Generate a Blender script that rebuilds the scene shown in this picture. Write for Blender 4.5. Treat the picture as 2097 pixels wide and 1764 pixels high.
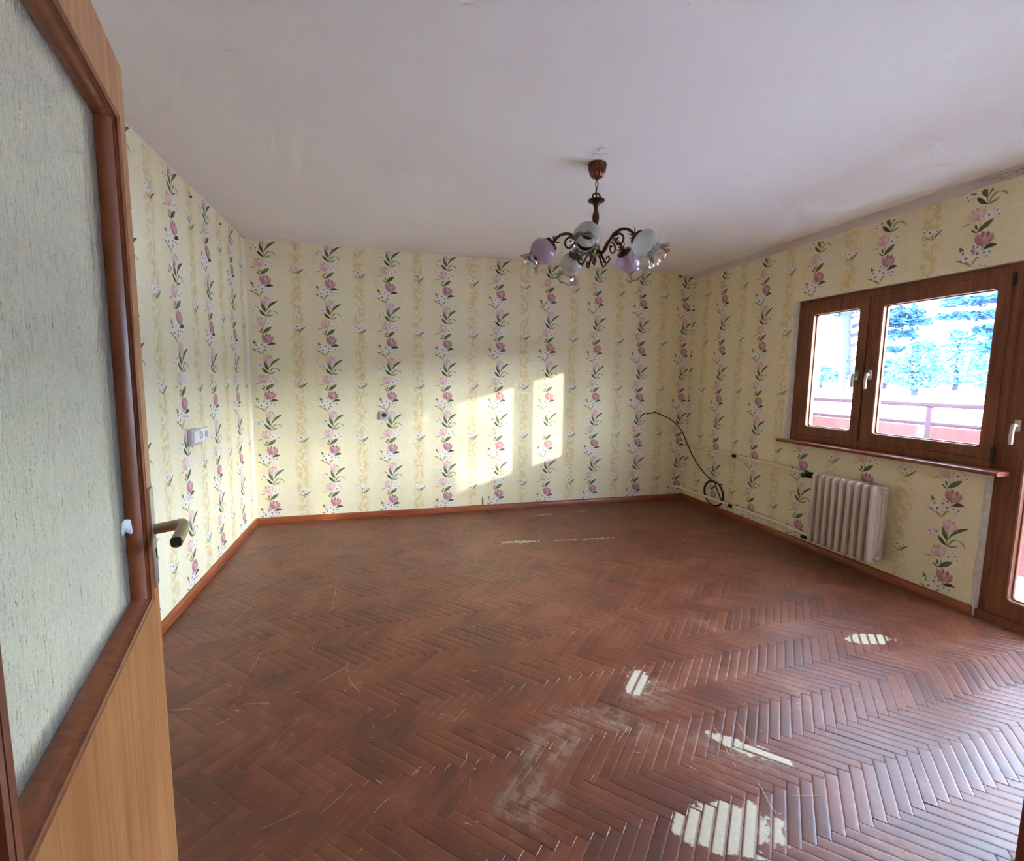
import bpy, bmesh, math, random
from mathutils import Vector, Matrix

for o in list(bpy.data.objects):
    bpy.data.objects.remove(o, do_unlink=True)
scene = bpy.context.scene
COL = scene.collection
PI = math.pi

# ------------------------------------------------------------------ camera
F_PX, CAM_H = 954.52, 1.345
YAW, PITCH, ROLL = 0.26592, -0.10889, 0.01329
cd = bpy.data.cameras.new('camera')
cd.sensor_fit = 'HORIZONTAL'
cd.sensor_width = 36.0
cd.lens = 36.0 * F_PX / 2097.0
cd.clip_start = 0.02
cd.clip_end = 400
cam = bpy.data.objects.new('camera', cd)
COL.objects.link(cam)
fw = Vector((math.sin(YAW) * math.cos(PITCH), math.cos(YAW) * math.cos(PITCH), math.sin(PITCH)))
ri = Vector((math.cos(YAW), -math.sin(YAW), 0))
up = ri.cross(fw)
r2 = ri * math.cos(ROLL) + up * math.sin(ROLL)
u2 = -ri * math.sin(ROLL) + up * math.cos(ROLL)
M = Matrix((r2, u2, -fw)).transposed().to_4x4()
M.translation = Vector((0, 0, CAM_H))
cam.matrix_world = M
scene.camera = cam

# ------------------------------------------------------------------ world, sun, portals, exposure
EXPOSURE = 5.25
SKY_STRENGTH = 1.0
HAZE_GLOW = 0.105
SUN_STRENGTH = 0.50
w = bpy.data.worlds.new('sky')
scene.world = w
w.use_nodes = True
nt = w.node_tree
bg = nt.nodes['Background']
sky = nt.nodes.new('ShaderNodeTexSky')
sky.sky_type = 'NISHITA'
sky.sun_disc = False
sky.sun_elevation = math.radians(11.8)
sky.sun_rotation = math.radians(135)
sky.dust_density = 1.5
hz = nt.nodes.new('ShaderNodeHueSaturation')          # a milky winter sky: the clear-sky colours are greyed by haze
hz.inputs['Saturation'].default_value = 0.30
hz.inputs['Value'].default_value = HAZE_GLOW
nt.links.new(sky.outputs[0], hz.inputs['Color'])
tint = nt.nodes.new('ShaderNodeMix'); tint.data_type = 'RGBA'; tint.blend_type = 'MULTIPLY'; tint.inputs[0].default_value = 1.0
nt.links.new(hz.outputs[0], tint.inputs[6]); tint.inputs[7].default_value = (0.84, 0.96, 1.10, 1)
addh = nt.nodes.new('ShaderNodeMix'); addh.data_type = 'RGBA'; addh.blend_type = 'ADD'; addh.inputs[0].default_value = 1.0; addh.clamp_result = False
nt.links.new(tint.outputs[2], addh.inputs[6]); addh.inputs[7].default_value = (0.58, 0.74, 1.06, 1)
nt.links.new(addh.outputs[2], bg.inputs['Color'])
bg.inputs['Strength'].default_value = SKY_STRENGTH

SUN_DIR = Vector((-1.0, 1.0, -0.295)).normalized()   # the way the light travels
sl = bpy.data.lights.new('sun', 'SUN')
sl.energy = SUN_STRENGTH
sl.angle = math.radians(0.8)
sl.color = (1.0, 0.93, 0.74)
sun = bpy.data.objects.new('sun', sl)
COL.objects.link(sun)
sun.rotation_euler = SUN_DIR.to_track_quat('-Z', 'Y').to_euler()
sun.location = (12, -9, 6)


def portal(name, loc, sy, sz):
    l = bpy.data.lights.new(name, 'AREA')
    l.shape = 'RECTANGLE'
    l.size, l.size_y = sz, sy
    l.cycles.is_portal = True
    o = bpy.data.objects.new(name, l)
    COL.objects.link(o)
    o.location = loc
    o.rotation_euler = Vector((-1, 0, 0)).to_track_quat('-Z', 'Y').to_euler()
    return o


portal('window_portal', (3.62, 2.50, 1.45), 1.44, 1.2)
portal('balcony_door_portal', (3.62, 1.08, 1.02), 1.42, 2.0)

vs = scene.view_settings
vs.view_transform = 'Standard'
vs.look = 'None'
vs.exposure = EXPOSURE
vs.gamma = 1.0
vs.use_curve_mapping = False
scene.cycles.use_denoising = True
scene.cycles.adaptive_threshold = 0.04
scene.cycles.adaptive_min_samples = 20
scene.cycles.max_bounces = 18
scene.cycles.diffuse_bounces = 12
scene.cycles.transparent_max_bounces = 24
scene.cycles.sample_clamp_indirect = 8.0

# ------------------------------------------------------------------ room numbers
XL, XR, YB, YF, ZC = -1.157, 3.324, 4.613, 0.30, 2.521
PU, PV = 0.53, 0.5035            # wallpaper repeat
SPR_Z = 1.241                    # height of one row of sprigs


def lin(c):
    return tuple((x / 255 / 12.92) if x / 255 <= 0.04045 else ((x / 255 + 0.055) / 1.055) ** 2.4 for x in c)


# ------------------------------------------------------------------ mesh helpers
def obj(name, bm, mat, parent=None, smooth=40, loc=None):
    me = bpy.data.meshes.new(name)
    if smooth:
        lim = math.radians(smooth)
        bmesh.ops.recalc_face_normals(bm, faces=bm.faces)
        for f in bm.faces:
            f.smooth = True
        for e in bm.edges:
            if len(e.link_faces) == 2 and e.calc_face_angle(0) > lim:
                e.smooth = False
    bm.to_mesh(me)
    bm.free()
    mats = mat if isinstance(mat, (list, tuple)) else [mat]
    for m in mats:
        me.materials.append(m)
    o = bpy.data.objects.new(name, me)
    COL.objects.link(o)
    if parent:
        o.parent = parent
    if loc is not None:
        o.location = loc
    return o


def tag(o, label=None, cat=None, group=None, kind=None):
    if label: o['label'] = label
    if cat: o['category'] = cat
    if group: o['group'] = group
    if kind: o['kind'] = kind
    return o


def empty(name, loc=(0, 0, 0), rz=0.0, parent=None):
    o = bpy.data.objects.new(name, None)
    COL.objects.link(o)
    o.location = loc
    o.rotation_euler = (0, 0, rz)
    o.empty_display_size = 0.05
    if parent: o.parent = parent
    return o


def B():
    return bmesh.new()


def box(bm, x0, x1, y0, y1, z0, z1, bev=0.0, seg=2, M=None):
    vs_ = [bm.verts.new(p) for p in ((x0, y0, z0), (x1, y0, z0), (x1, y1, z0), (x0, y1, z0),
                                     (x0, y0, z1), (x1, y0, z1), (x1, y1, z1), (x0, y1, z1))]
    fs = [bm.faces.new([vs_[i] for i in q]) for q in ((3, 2, 1, 0), (4, 5, 6, 7), (0, 1, 5, 4), (1, 2, 6, 5), (2, 3, 7, 6), (3, 0, 4, 7))]
    newv = vs_
    if bev > 0:
        es = list({e for f in fs for e in f.edges})
        r = bmesh.ops.bevel(bm, geom=es, offset=bev, segments=seg, profile=0.5, affect='EDGES')
        newv = list({v for f in r['faces'] for v in f.verts} | {v for v in vs_ if v.is_valid})
    if M is not None:
        bmesh.ops.transform(bm, matrix=M, verts=[v for v in newv if v.is_valid])
    return bm


def frame_of(t):
    t = t.normalized()
    a = Vector((0, 0, 1)) if abs(t.z) < 0.9 else Vector((1, 0, 0))
    u = t.cross(a).normalized()
    return u, t.cross(u).normalized()


def tube(bm, pts, r, n=10, closed=False, caps=True):
    pts = [Vector(p) for p in pts]
    N = len(pts)
    rs = [r] * N if not isinstance(r, (list, tuple)) else list(r)
    tg = []
    for i in range(N):
        if closed:
            d = pts[(i + 1) % N] - pts[i - 1]
        else:
            d = pts[min(i + 1, N - 1)] - pts[max(i - 1, 0)]
        tg.append(d.normalized())
    u, v = frame_of(tg[0])
    rings = []
    for i in range(N):
        if i:
            ax = tg[i - 1].cross(tg[i])
            if ax.length > 1e-8:
                R = Matrix.Rotation(tg[i - 1].angle(tg[i]), 3, ax)
                u = R @ u
        v = tg[i].cross(u).normalized()
        u = v.cross(tg[i]).normalized()
        rings.append([bm.verts.new(pts[i] + (u * math.cos(2 * PI * k / n) + v * math.sin(2 * PI * k / n)) * rs[i]) for k in range(n)])
    m = N if closed else N - 1
    for i in range(m):
        a, b = rings[i], rings[(i + 1) % N]
        off = 0
        if closed and i == N - 1:
            off = min(range(n), key=lambda s: sum((a[k].co - b[(k + s) % n].co).length for k in range(n)))
        for k in range(n):
            bm.faces.new((a[k], a[(k + 1) % n], b[(k + 1 + off) % n], b[(k + off) % n]))
    if caps and not closed:
        bm.faces.new(list(reversed(rings[0])))
        bm.faces.new(rings[-1])
    return bm


def smooth_path(pts, sub=6):
    P = [Vector(p) for p in pts]
    out = []
    for i in range(len(P) - 1):
        p0, p1, p2, p3 = P[max(i - 1, 0)], P[i], P[i + 1], P[min(i + 2, len(P) - 1)]
        for k in range(sub):
            t = k / sub
            out.append(0.5 * ((2 * p1) + (p2 - p0) * t + (2 * p0 - 5 * p1 + 4 * p2 - p3) * t * t + (3 * p1 - p0 - 3 * p2 + p3) * t ** 3))
    out.append(P[-1])
    return out


def lathe(bm, prof, n=32, M=None, mod=None, close=False):
    rings = []
    for i, (r, z) in enumerate(prof):
        ring = []
        for k in range(n):
            th = 2 * PI * k / n
            rr, zz = (r, z) if mod is None else mod(th, i, r, z)
            p = Vector((rr * math.cos(th), rr * math.sin(th), zz))
            ring.append(bm.verts.new(M @ p if M is not None else p))
        rings.append(ring)
    L = len(rings)
    for i in range(L if close else L - 1):
        a, b = rings[i], rings[(i + 1) % L]
        for k in range(n):
            bm.faces.new((a[k], a[(k + 1) % n], b[(k + 1) % n], b[k]))
    if not close:
        if prof[0][0] > 1e-6: bm.faces.new(list(reversed(rings[0])))
        if prof[-1][0] > 1e-6: bm.faces.new(rings[-1])
    return bm


def prism(bm, poly, axis, a0, a1):
    """extrude a polygon along an axis; poly gives the other two coordinates in order"""
    def P(p, a):
        if axis == 'y': return (p[0], a, p[1])
        if axis == 'x': return (a, p[0], p[1])
        return (p[0], p[1], a)
    A = [bm.verts.new(P(p, a0)) for p in poly]
    Bv = [bm.verts.new(P(p, a1)) for p in poly]
    n = len(poly)
    for i in range(n):
        bm.faces.new((A[i], A[(i + 1) % n], Bv[(i + 1) % n], Bv[i]))
    bm.faces.new(list(reversed(A)))
    bm.faces.new(Bv)
    return bm


# ------------------------------------------------------------------ node helpers
class NT:
    def __init__(s, name):
        s.m = bpy.data.materials.new(name)
        s.m.use_nodes = True
        s.t = s.m.node_tree
        s.t.nodes.clear()
        s.out = s.t.nodes.new('ShaderNodeOutputMaterial')

    def n(s, typ, **kw):
        nd = s.t.nodes.new('ShaderNode' + typ)
        for k, v in kw.items():
            setattr(nd, k, v)
        return nd

    def l(s, a, b):
        s.t.links.new(a, b)

    def put(s, sock, v):
        if isinstance(v, bpy.types.NodeSocket): s.l(v, sock)
        elif isinstance(v, tuple) and len(v) == 3 and sock.type == 'RGBA': sock.default_value = (*v, 1)
        else: sock.default_value = v

    def math(s, op, a, b=None, c=None, clamp=False):
        nd = s.n('Math', operation=op, use_clamp=clamp)
        for i, x in enumerate((a, b, c)):
            if x is not None: s.put(nd.inputs[i], x)
        return nd.outputs[0]

    def mix(s, f, a, b, blend='MIX'):
        nd = s.n('Mix', data_type='RGBA', blend_type=blend)
        s.put(nd.inputs[0], f); s.put(nd.inputs[6], a); s.put(nd.inputs[7], b)
        return nd.outputs[2]

    def noise(s, vec, scale, detail=3, rough=0.55, dist=0.0):
        nd = s.n('TexNoise')
        if vec is not None: s.l(vec, nd.inputs['Vector'])
        nd.inputs['Scale'].default_value = scale
        nd.inputs['Detail'].default_value = detail
        nd.inputs['Roughness'].default_value = rough
        nd.inputs['Distortion'].default_value = dist
        return nd.outputs[0]

    def ramp(s, f, lo, hi, a=0.0, b=1.0):
        nd = s.n('MapRange', interpolation_type='SMOOTHSTEP')
        s.put(nd.inputs[0], f)
        for i, x in enumerate((lo, hi, a, b)): nd.inputs[i + 1].default_value = x
        return nd.outputs[0]

    def mapping(s, vec, scale=(1, 1, 1), rot=(0, 0, 0), loc=(0, 0, 0)):
        nd = s.n('Mapping')
        s.l(vec, nd.inputs['Vector'])
        nd.inputs['Scale'].default_value = scale
        nd.inputs['Rotation'].default_value = rot
        nd.inputs['Location'].default_value = loc
        return nd.outputs[0]

    def bump(s, h, strength=0.3, dist=0.002, normal=None):
        nd = s.n('Bump')
        s.l(h, nd.inputs['Height'])
        nd.inputs['Strength'].default_value = strength
        nd.inputs['Distance'].default_value = dist
        if normal: s.l(normal, nd.inputs['Normal'])
        return nd.outputs[0]

    def principled(s, color, rough=0.5, metal=0.0, normal=None, spec=0.5, coat=0.0, **kw):
        p = s.n('BsdfPrincipled')
        s.put(p.inputs['Base Color'], color)
        s.put(p.inputs['Roughness'], rough)
        s.put(p.inputs['Metallic'], metal)
        p.inputs['Specular IOR Level'].default_value = spec
        p.inputs['Coat Weight'].default_value = coat
        if normal: s.l(normal, p.inputs['Normal'])
        for k, v in kw.items(): s.put(p.inputs[k], v)
        s.l(p.outputs[0], s.out.inputs[0])
        return p

    def pos(s):
        return s.n('NewGeometry').outputs['Position']

    def objco(s):
        return s.n('TexCoord').outputs['Object']


def simple(name, rgb, rough=0.5, metal=0.0, var=0.10, scale=18.0, bump=0.0, spec=0.5, coat=0.0):
    t = NT(name)
    c = lin(rgb)
    nz = t.noise(t.pos(), scale)
    dark = tuple(x * (1 - var) for x in c)
    lite = tuple(min(1, x * (1 + var)) for x in c)
    col = t.mix(nz, dark, lite)
    nrm = t.bump(t.noise(t.pos(), scale * 6), bump, 0.001) if bump else None
    t.principled(col, rough, metal, nrm, spec, coat)
    return t.m


def wood(name, rgb_a, rgb_b, rough=0.4, grain=(60, 60, 3), coat=0.2, bump=0.08, spec=0.5, co='pos'):
    t = NT(name)
    P = t.pos() if co == 'pos' else t.objco()
    v = t.mapping(P, scale=grain)
    nz = t.noise(v, 1.0, 6, 0.6, 0.6)
    big = t.noise(P, 2.5, 2)
    f = t.math('ADD', t.math('MULTIPLY', nz, 0.75), t.math('MULTIPLY', big, 0.35))
    f = t.ramp(f, 0.35, 0.75)
    col = t.mix(f, lin(rgb_a), lin(rgb_b))
    t.principled(col, rough, 0, t.bump(nz, bump, 0.001), spec, coat, **{'Coat Roughness': 0.25})
    return t.m


# ------------------------------------------------------------------ materials
def make_wallpaper():
    t = NT('wallpaper')
    uv = t.n('UVMap', uv_map='UVMap').outputs[0]
    sep = t.n('SeparateXYZ'); t.l(uv, sep.inputs[0])
    u, v = sep.outputs[0], sep.outputs[1]
    comb = t.n('CombineXYZ')
    t.put(comb.inputs[0], t.math('MULTIPLY', u, PU)); t.put(comb.inputs[1], t.math('MULTIPLY', v, PV))
    m = comb.outputs[0]
    wob = t.math('MULTIPLY', t.math('SUBTRACT', t.noise(m, 9, 1), 0.5), 0.14)
    uu = t.math('ADD', u, wob)

    def band(center, half):
        fr = t.math('FRACT', t.math('SUBTRACT', t.math('ADD', uu, 20.5), center))
        d = t.math('ABSOLUTE', t.math('SUBTRACT', fr, 0.5))
        return t.ramp(d, half, half * 0.35)
    ivy = t.math('MULTIPLY', band(-0.03, 0.125), t.ramp(t.noise(t.mapping(m, scale=(1, 0.75, 1)), 34, 2, 0.6, 0.6), 0.44, 0.56))
    nm = t.noise(m, 10, 2)
    glow = t.math('MULTIPLY', band(0.33, 0.16), t.ramp(nm, 0.30, 0.7))
    wash = t.math('MULTIPLY', band(-0.03, 0.17), t.ramp(nm, 0.7, 0.3))
    lace = t.ramp(t.noise(m, 46, 2, 0.6, 1.2), 0.50, 0.62)
    base = t.mix(nm, lin((230, 219, 186)), lin((236, 228, 198)))
    base = t.mix(t.math('MULTIPLY', glow, 0.75), base, lin((230, 212, 162)))
    base = t.mix(t.math('MULTIPLY', wash, 0.55), base, lin((230, 214, 168)))
    base = t.mix(t.math('MULTIPLY', ivy, 0.66), base, lin((210, 182, 120)))
    base = t.mix(t.math('MULTIPLY', lace, 0.34), base, lin((208, 204, 172)))
    at = t.n('Attribute', attribute_name='print')
    col = t.mix(at.outputs['Alpha'], base, at.outputs['Color'])
    t.principled(col, 0.62, 0, None, 0.3)
    return t.m


def make_parquet():
    t = NT('painted_parquet')
    P = t.pos()
    g = t.n('NewGeometry')
    rnd = t.math('FRACT', t.math('ADD', g.outputs['Random Per Island'], t.math('MULTIPLY', t.n('ObjectInfo').outputs['Random'], 7.31)))
    uv = t.n('UVMap', uv_map='UVMap').outputs[0]
    sep = t.n('SeparateXYZ'); t.l(uv, sep.inputs[0])
    across, along = sep.outputs[0], sep.outputs[1]
    sp = t.n('SeparateXYZ'); t.l(P, sp.inputs[0])
    X, Y = sp.outputs[0], sp.outputs[1]
    NA = t.noise(P, 3.3, 4, 0.68, 0.5)
    NB = t.noise(P, 20, 4, 0.70)
    NC = t.noise(P, 62, 2, 0.6)
    paint = t.mix(rnd, lin((86, 45, 30)), lin((116, 65, 44)))
    paint = t.mix(t.ramp(NA, 0.35, 0.7), paint, lin((120, 68, 45)))
    paint = t.mix(t.math('MULTIPLY', t.ramp(NA, 0.48, 0.30), 0.6), paint, lin((94, 60, 47)))
    # scuffed, greyed paint
    scuff = t.math('MULTIPLY', t.math('MULTIPLY', t.ramp(NA, 0.52, 0.72), t.ramp(NB, 0.42, 0.62)), 0.5)

    def spot(cx, cy, rx, ry, rot=0.0, soft=0.0):
        sub = t.n('VectorMath', operation='SUBTRACT'); t.l(P, sub.inputs[0]); sub.inputs[1].default_value = (cx, cy, 0)
        c_, s2_ = math.cos(rot), math.sin(rot)
        d1 = t.n('VectorMath', operation='DOT_PRODUCT'); t.l(sub.outputs[0], d1.inputs[0]); d1.inputs[1].default_value = (c_ / rx, s2_ / rx, 0)
        d2 = t.n('VectorMath', operation='DOT_PRODUCT'); t.l(sub.outputs[0], d2.inputs[0]); d2.inputs[1].default_value = (-s2_ / ry, c_ / ry, 0)
        q = t.math('ADD', t.math('MULTIPLY', d1.outputs['Value'], d1.outputs['Value']), t.math('MULTIPLY', d2.outputs['Value'], d2.outputs['Value']))
        return t.ramp(q, 1.0, soft * soft)
    # greyed patches where the varnish is gone (shape of their own)
    grey = None
    for a in ((0.60, 1.52, 0.24, 0.13, 0.5), (0.85, 1.55, 0.22, 0.10, -0.7), (1.22, 1.30, 0.22, 0.08, -0.8), (1.08, 1.66, 0.16, 0.12, 0.3), (0.42, 1.30, 0.18, 0.12, 0.6)):
        s_ = spot(*a, soft=0.2)
        grey = s_ if grey is None else t.math('MAXIMUM', grey, s_)
    grey = t.math('MULTIPLY', grey, t.ramp(NB, 0.40, 0.60))
    col = t.mix(scuff, paint, lin((150, 112, 88)))
    col = t.mix(t.math('MULTIPLY', grey, 0.38), col, lin((160, 138, 116)))
    # bare wood: the middle of the strips is worn through, paint stays in the joints
    bare = None
    for a in ((0.985, 1.065, 0.21, 0.13, -0.25), (1.075, 1.735, 0.12, 0.085, 0.9), (2.48, 1.755, 0.17, 0.065, -0.15), (1.27, 1.30, 0.20, 0.055, -0.8)):
        s_ = spot(*a)
        bare = s_ if bare is None else t.math('MAXIMUM', bare, s_)
    # flaked rows near the back
    for a in ((1.06, 3.61, 0.24, 0.035, -0.12), (1.62, 3.55, 0.34, 0.02, -0.08), (1.52, 4.31, 0.17, 0.03, 0.1), (1.95, 4.35, 0.13, 0.018, 0.0)):
        bare = t.math('MAXIMUM', bare, t.math('MULTIPLY', spot(*a, soft=0.4), 0.85))
    mid = t.ramp(t.math('ABSOLUTE', t.math('SUBTRACT', across, 0.5)), 0.46, 0.26)
    bias = t.math('ADD', t.math('MULTIPLY', t.math('SUBTRACT', rnd, 0.5), 0.75), t.math('MULTIPLY', t.math('SUBTRACT', NB, 0.5), 1.6))
    bare = t.math('MULTIPLY', t.ramp(t.math('ADD', bare, t.math('MULTIPLY', bias, t.math('GREATER_THAN', bare, 0.02))), 0.45, 0.60), mid)
    bw = t.mix(NC, lin((206, 196, 172)), lin((176, 160, 132)))
    col = t.mix(bare, col, bw)
    # specks of wear all over, and worn strip edges
    fl = t.ramp(NC, 0.71, 0.75)
    fl = t.math('MULTIPLY', fl, t.ramp(NA, 0.45, 0.65))
    col = t.mix(t.math('MULTIPLY', fl, 0.6), col, lin((190, 160, 136)))
    ed = t.ramp(t.math('ABSOLUTE', t.math('SUBTRACT', across, 0.5)), 0.44, 0.485)
    ed = t.math('MULTIPLY', ed, t.ramp(NB, 0.52, 0.66))
    col = t.mix(t.math('MULTIPLY', ed, 0.45), col, lin((178, 130, 100)))
    rough = t.math('ADD', 0.31, t.math('MULTIPLY', NB, 0.16))
    rough = t.math('ADD', rough, t.math('MULTIPLY', t.math('MAXIMUM', scuff, t.math('MAXIMUM', grey, bare)), 0.22))
    h = t.noise(P, 26, 2, 0.6)
    t.principled(col, rough, 0, t.bump(h, 0.30, 0.003), 0.42)
    return t.m


SCRATCH = [[(-0.858, 2.043), (-0.742, 2.022), (-0.648, 1.992), (-0.563, 1.958)], [(-0.58, 2.006), (-0.516, 1.997), (-0.381, 1.958)],
           [(-0.611, 2.384), (-0.609, 2.297), (-0.625, 2.169)], [(-0.632, 2.142), (-0.613, 2.072)],
           [(-0.191, 2.193), (-0.186, 2.126), (-0.166, 2.045), (-0.127, 1.973)], [(-0.314, 2.077), (-0.19, 2.17)], [(-0.837, 3.812), (-0.448, 3.752)],
           [(-0.805, 2.844), (-0.763, 2.941)], [(-0.326, 3.152), (-0.329, 3.279)], [(-0.3, 3.29), (-0.21, 3.275)], [(-0.321, 2.763), (-0.323, 3.024)],
           [(-0.371, 2.343), (-0.367, 2.457)], [(-0.65, 1.904), (-0.567, 1.957)], [(-0.179, 2.103), (-0.084, 2.212)],
           [(1.228, 1.435), (1.207, 1.361), (1.169, 1.238)], [(1.198, 1.168), (1.165, 1.063), (1.2, 1.054)], [(1.333, 1.429), (1.297, 1.292)],
           [(1.265, 1.096), (1.372, 1.068)], [(0.484, 1.778), (0.558, 1.834)], [(0.252, 1.713), (0.366, 1.832)], [(0.43, 1.372), (0.573, 1.512)],
           [(-0.054, 1.373), (0.021, 1.446), (0.098, 1.511)], [(-0.017, 1.785), (0.024, 1.821)], [(-0.213, 1.41), (-0.152, 1.465)],
           [(-0.377, 1.4), (-0.269, 1.437)], [(0.238, 1.699), (0.297, 1.76)], [(0.649, 1.313), (0.899, 1.505)]]


def make_ceiling():
    t = NT('ceiling_paint')
    P = t.pos()
    sub = t.n('VectorMath', operation='DISTANCE'); t.l(P, sub.inputs[0]); sub.inputs[1].default_value = (1.10, 2.35, ZC)
    st = t.math('MULTIPLY', t.ramp(sub.outputs['Value'], 0.10, 0.02), t.ramp(t.noise(P, 24, 2, 0.7), 0.45, 0.6))
    col = t.mix(t.noise(P, 1.5, 1), lin((238, 236, 238)), lin((242, 240, 242)))
    col = t.mix(t.math('MULTIPLY', st, 0.55), col, lin((150, 150, 160)))
    t.principled(col, 0.8, 0, t.bump(t.noise(P, 170, 1, 0.7), 0.22, 0.0012), 0.2)
    return t.m


def make_plaster():
    t = NT('bare_plaster')
    P = t.pos()
    col = t.mix(t.ramp(t.noise(P, 30, 5, 0.7), 0.35, 0.65), lin((206, 202, 200)), lin((226, 222, 216)))
    t.principled(col, 0.85, 0, t.bump(t.noise(P, 60, 5, 0.7), 0.6, 0.004), 0.2)
    return t.m


def make_cove():
    t = NT('cove_plaster')
    P = t.pos()
    sp = t.n('SeparateXYZ'); t.l(P, sp.inputs[0])
    near = t.ramp(sp.outputs[1], 2.15, 1.9)          # broken edge towards the balcony door
    crack = t.ramp(t.noise(t.mapping(P, scale=(60, 5, 60)), 1.0, 5, 0.75, 1.0), 0.54, 0.60)
    col = t.mix(t.noise(P, 8, 3), lin((205, 198, 205)), lin((218, 212, 216)))
    col = t.mix(t.math('MULTIPLY', t.math('MULTIPLY', crack, near), 0.75), col, lin((120, 108, 104)))
    t.principled(col, 0.8, 0, t.bump(t.noise(P, 50, 5, 0.7), 0.5, 0.003), 0.2)
    return t.m


def make_pane():
    t = NT('window_glass')
    tr = t.n('BsdfTransparent'); tr.inputs[0].default_value = (0.97, 0.985, 0.98, 1)
    gl = t.n('BsdfGlossy'); gl.inputs['Roughness'].default_value = 0.0
    fr = t.n('Fresnel'); fr.inputs['IOR'].default_value = 1.45
    mx = t.n('MixShader')
    t.l(t.math('MULTIPLY', fr.outputs[0], 0.7), mx.inputs[0]); t.l(tr.outputs[0], mx.inputs[1]); t.l(gl.outputs[0], mx.inputs[2])
    t.l(mx.outputs[0], t.out.inputs[0])
    return t.m


def make_thin(name, col, rough=0.03, tint=0.9, fac=1.0):
    t = NT(name)
    tr = t.n('BsdfTransparent'); tr.inputs[0].default_value = (*[x * tint for x in col], 1)
    gl = t.n('BsdfGlossy'); gl.inputs['Roughness'].default_value = rough
    fr = t.n('Fresnel'); fr.inputs['IOR'].default_value = 1.6
    mx = t.n('MixShader')
    t.l(t.math('MULTIPLY', fr.outputs[0], fac, clamp=True), mx.inputs[0]); t.l(tr.outputs[0], mx.inputs[1]); t.l(gl.outputs[0], mx.inputs[2])
    t.l(mx.outputs[0], t.out.inputs[0])
    return t.m


def make_frosted(name, rgb, clear=0.18):
    t = NT(name)
    c = lin(rgb)
    tl = t.n('BsdfTranslucent'); tl.inputs[0].default_value = (*c, 1)
    df = t.n('BsdfDiffuse'); df.inputs[0].default_value = (*c, 1)
    tr = t.n('BsdfTransparent'); tr.inputs[0].default_value = (*c, 1)
    gl = t.n('BsdfGlossy'); gl.inputs['Roughness'].default_value = 0.16
    m1 = t.n('MixShader'); m1.inputs[0].default_value = 0.45
    t.l(tl.outputs[0], m1.inputs[1]); t.l(df.outputs[0], m1.inputs[2])
    m2 = t.n('MixShader'); m2.inputs[0].default_value = clear
    t.l(m1.outputs[0], m2.inputs[1]); t.l(tr.outputs[0], m2.inputs[2])
    fr = t.n('Fresnel'); fr.inputs['IOR'].default_value = 1.5
    m3 = t.n('MixShader'); t.l(fr.outputs[0], m3.inputs[0]); t.l(m2.outputs[0], m3.inputs[1]); t.l(gl.outputs[0], m3.inputs[2])
    t.l(m3.outputs[0], t.out.inputs[0])
    return t.m


def make_doorglass():
    t = NT('textured_door_glass')
    P = t.objco()
    v = t.mapping(P, scale=(120, 120, 22))
    h = t.math('ADD', t.noise(v, 1.0, 3, 0.6, 1.2), t.math('MULTIPLY', t.noise(t.mapping(P, scale=(60, 60, 14)), 1.0, 2), 0.7))
    nrm = t.bump(h, 1.0, 0.022)
    rf = t.n('BsdfRefraction'); rf.inputs['Color'].default_value = (0.95, 0.98, 0.95, 1); rf.inputs['Roughness'].default_value = 0.34; rf.inputs['IOR'].default_value = 1.06
    t.l(nrm, rf.inputs['Normal'])
    tl = t.n('BsdfTranslucent'); tl.inputs[0].default_value = (0.90, 0.95, 0.91, 1); t.l(nrm, tl.inputs['Normal'])
    gl = t.n('BsdfGlossy'); gl.inputs['Roughness'].default_value = 0.18; t.l(nrm, gl.inputs['Normal'])
    df = t.n('BsdfDiffuse'); df.inputs[0].default_value = (0.98, 0.98, 0.93, 1); t.l(nrm, df.inputs['Normal'])
    ma = t.n('MixShader'); ma.inputs[0].default_value = 0.75
    t.l(tl.outputs[0], ma.inputs[1]); t.l(df.outputs[0], ma.inputs[2])
    m0 = t.n('MixShader'); m0.inputs[0].default_value = 0.24
    t.l(rf.outputs[0], m0.inputs[1]); t.l(ma.outputs[0], m0.inputs[2])
    fr = t.n('Fresnel'); fr.inputs['IOR'].default_value = 1.25; t.l(nrm, fr.inputs['Normal'])
    m1 = t.n('MixShader'); t.l(fr.outputs[0], m1.inputs[0]); t.l(m0.outputs[0], m1.inputs[1]); t.l(gl.outputs[0], m1.inputs[2])
    t.l(m1.outputs[0], t.out.inputs[0])
    return t.m


def make_foliage(name, a, b):
    t = NT(name)
    P = t.pos()
    col = t.mix(t.noise(P, 3.0, 3), lin(a), lin(b))
    t.principled(col, 0.8, 0, None, 0.1)
    return t.m


WALLPAPER = make_wallpaper()
PARQUET = make_parquet()
CEIL = make_ceiling()
PLASTER = make_plaster()
COVE = make_cove()
PANE = make_pane()
DOORGLASS = make_doorglass()
SMOOTHG = make_thin('smooth_glass_back', (0.97, 0.99, 0.97), 0.05, 1.0, 0.15)
SUBFLOOR = simple('subfloor', (70, 38, 26), 0.9)
HALLWALL = simple('hall_paint', (196, 186, 168), 0.8)
BASEB = wood('baseboard_wood', (118, 54, 28), (156, 82, 44), 0.38, (6, 6, 60), 0.2)
DOORW = wood('door_veneer', (150, 94, 50), (188, 132, 80), 0.42, (40, 40, 1.6), 0.25)
DOORM = wood('door_moulding_wood', (112, 56, 28), (146, 82, 46), 0.36, (50, 50, 6), 0.3)
WINW = wood('window_wood', (102, 60, 42), (138, 86, 60), 0.55, (40, 40, 2.5), 0.0, 0.08, 0.25)
SILLW = wood('sill_wood', (110, 58, 38), (146, 84, 56), 0.35, (60, 3, 60), 0.3)
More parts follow.
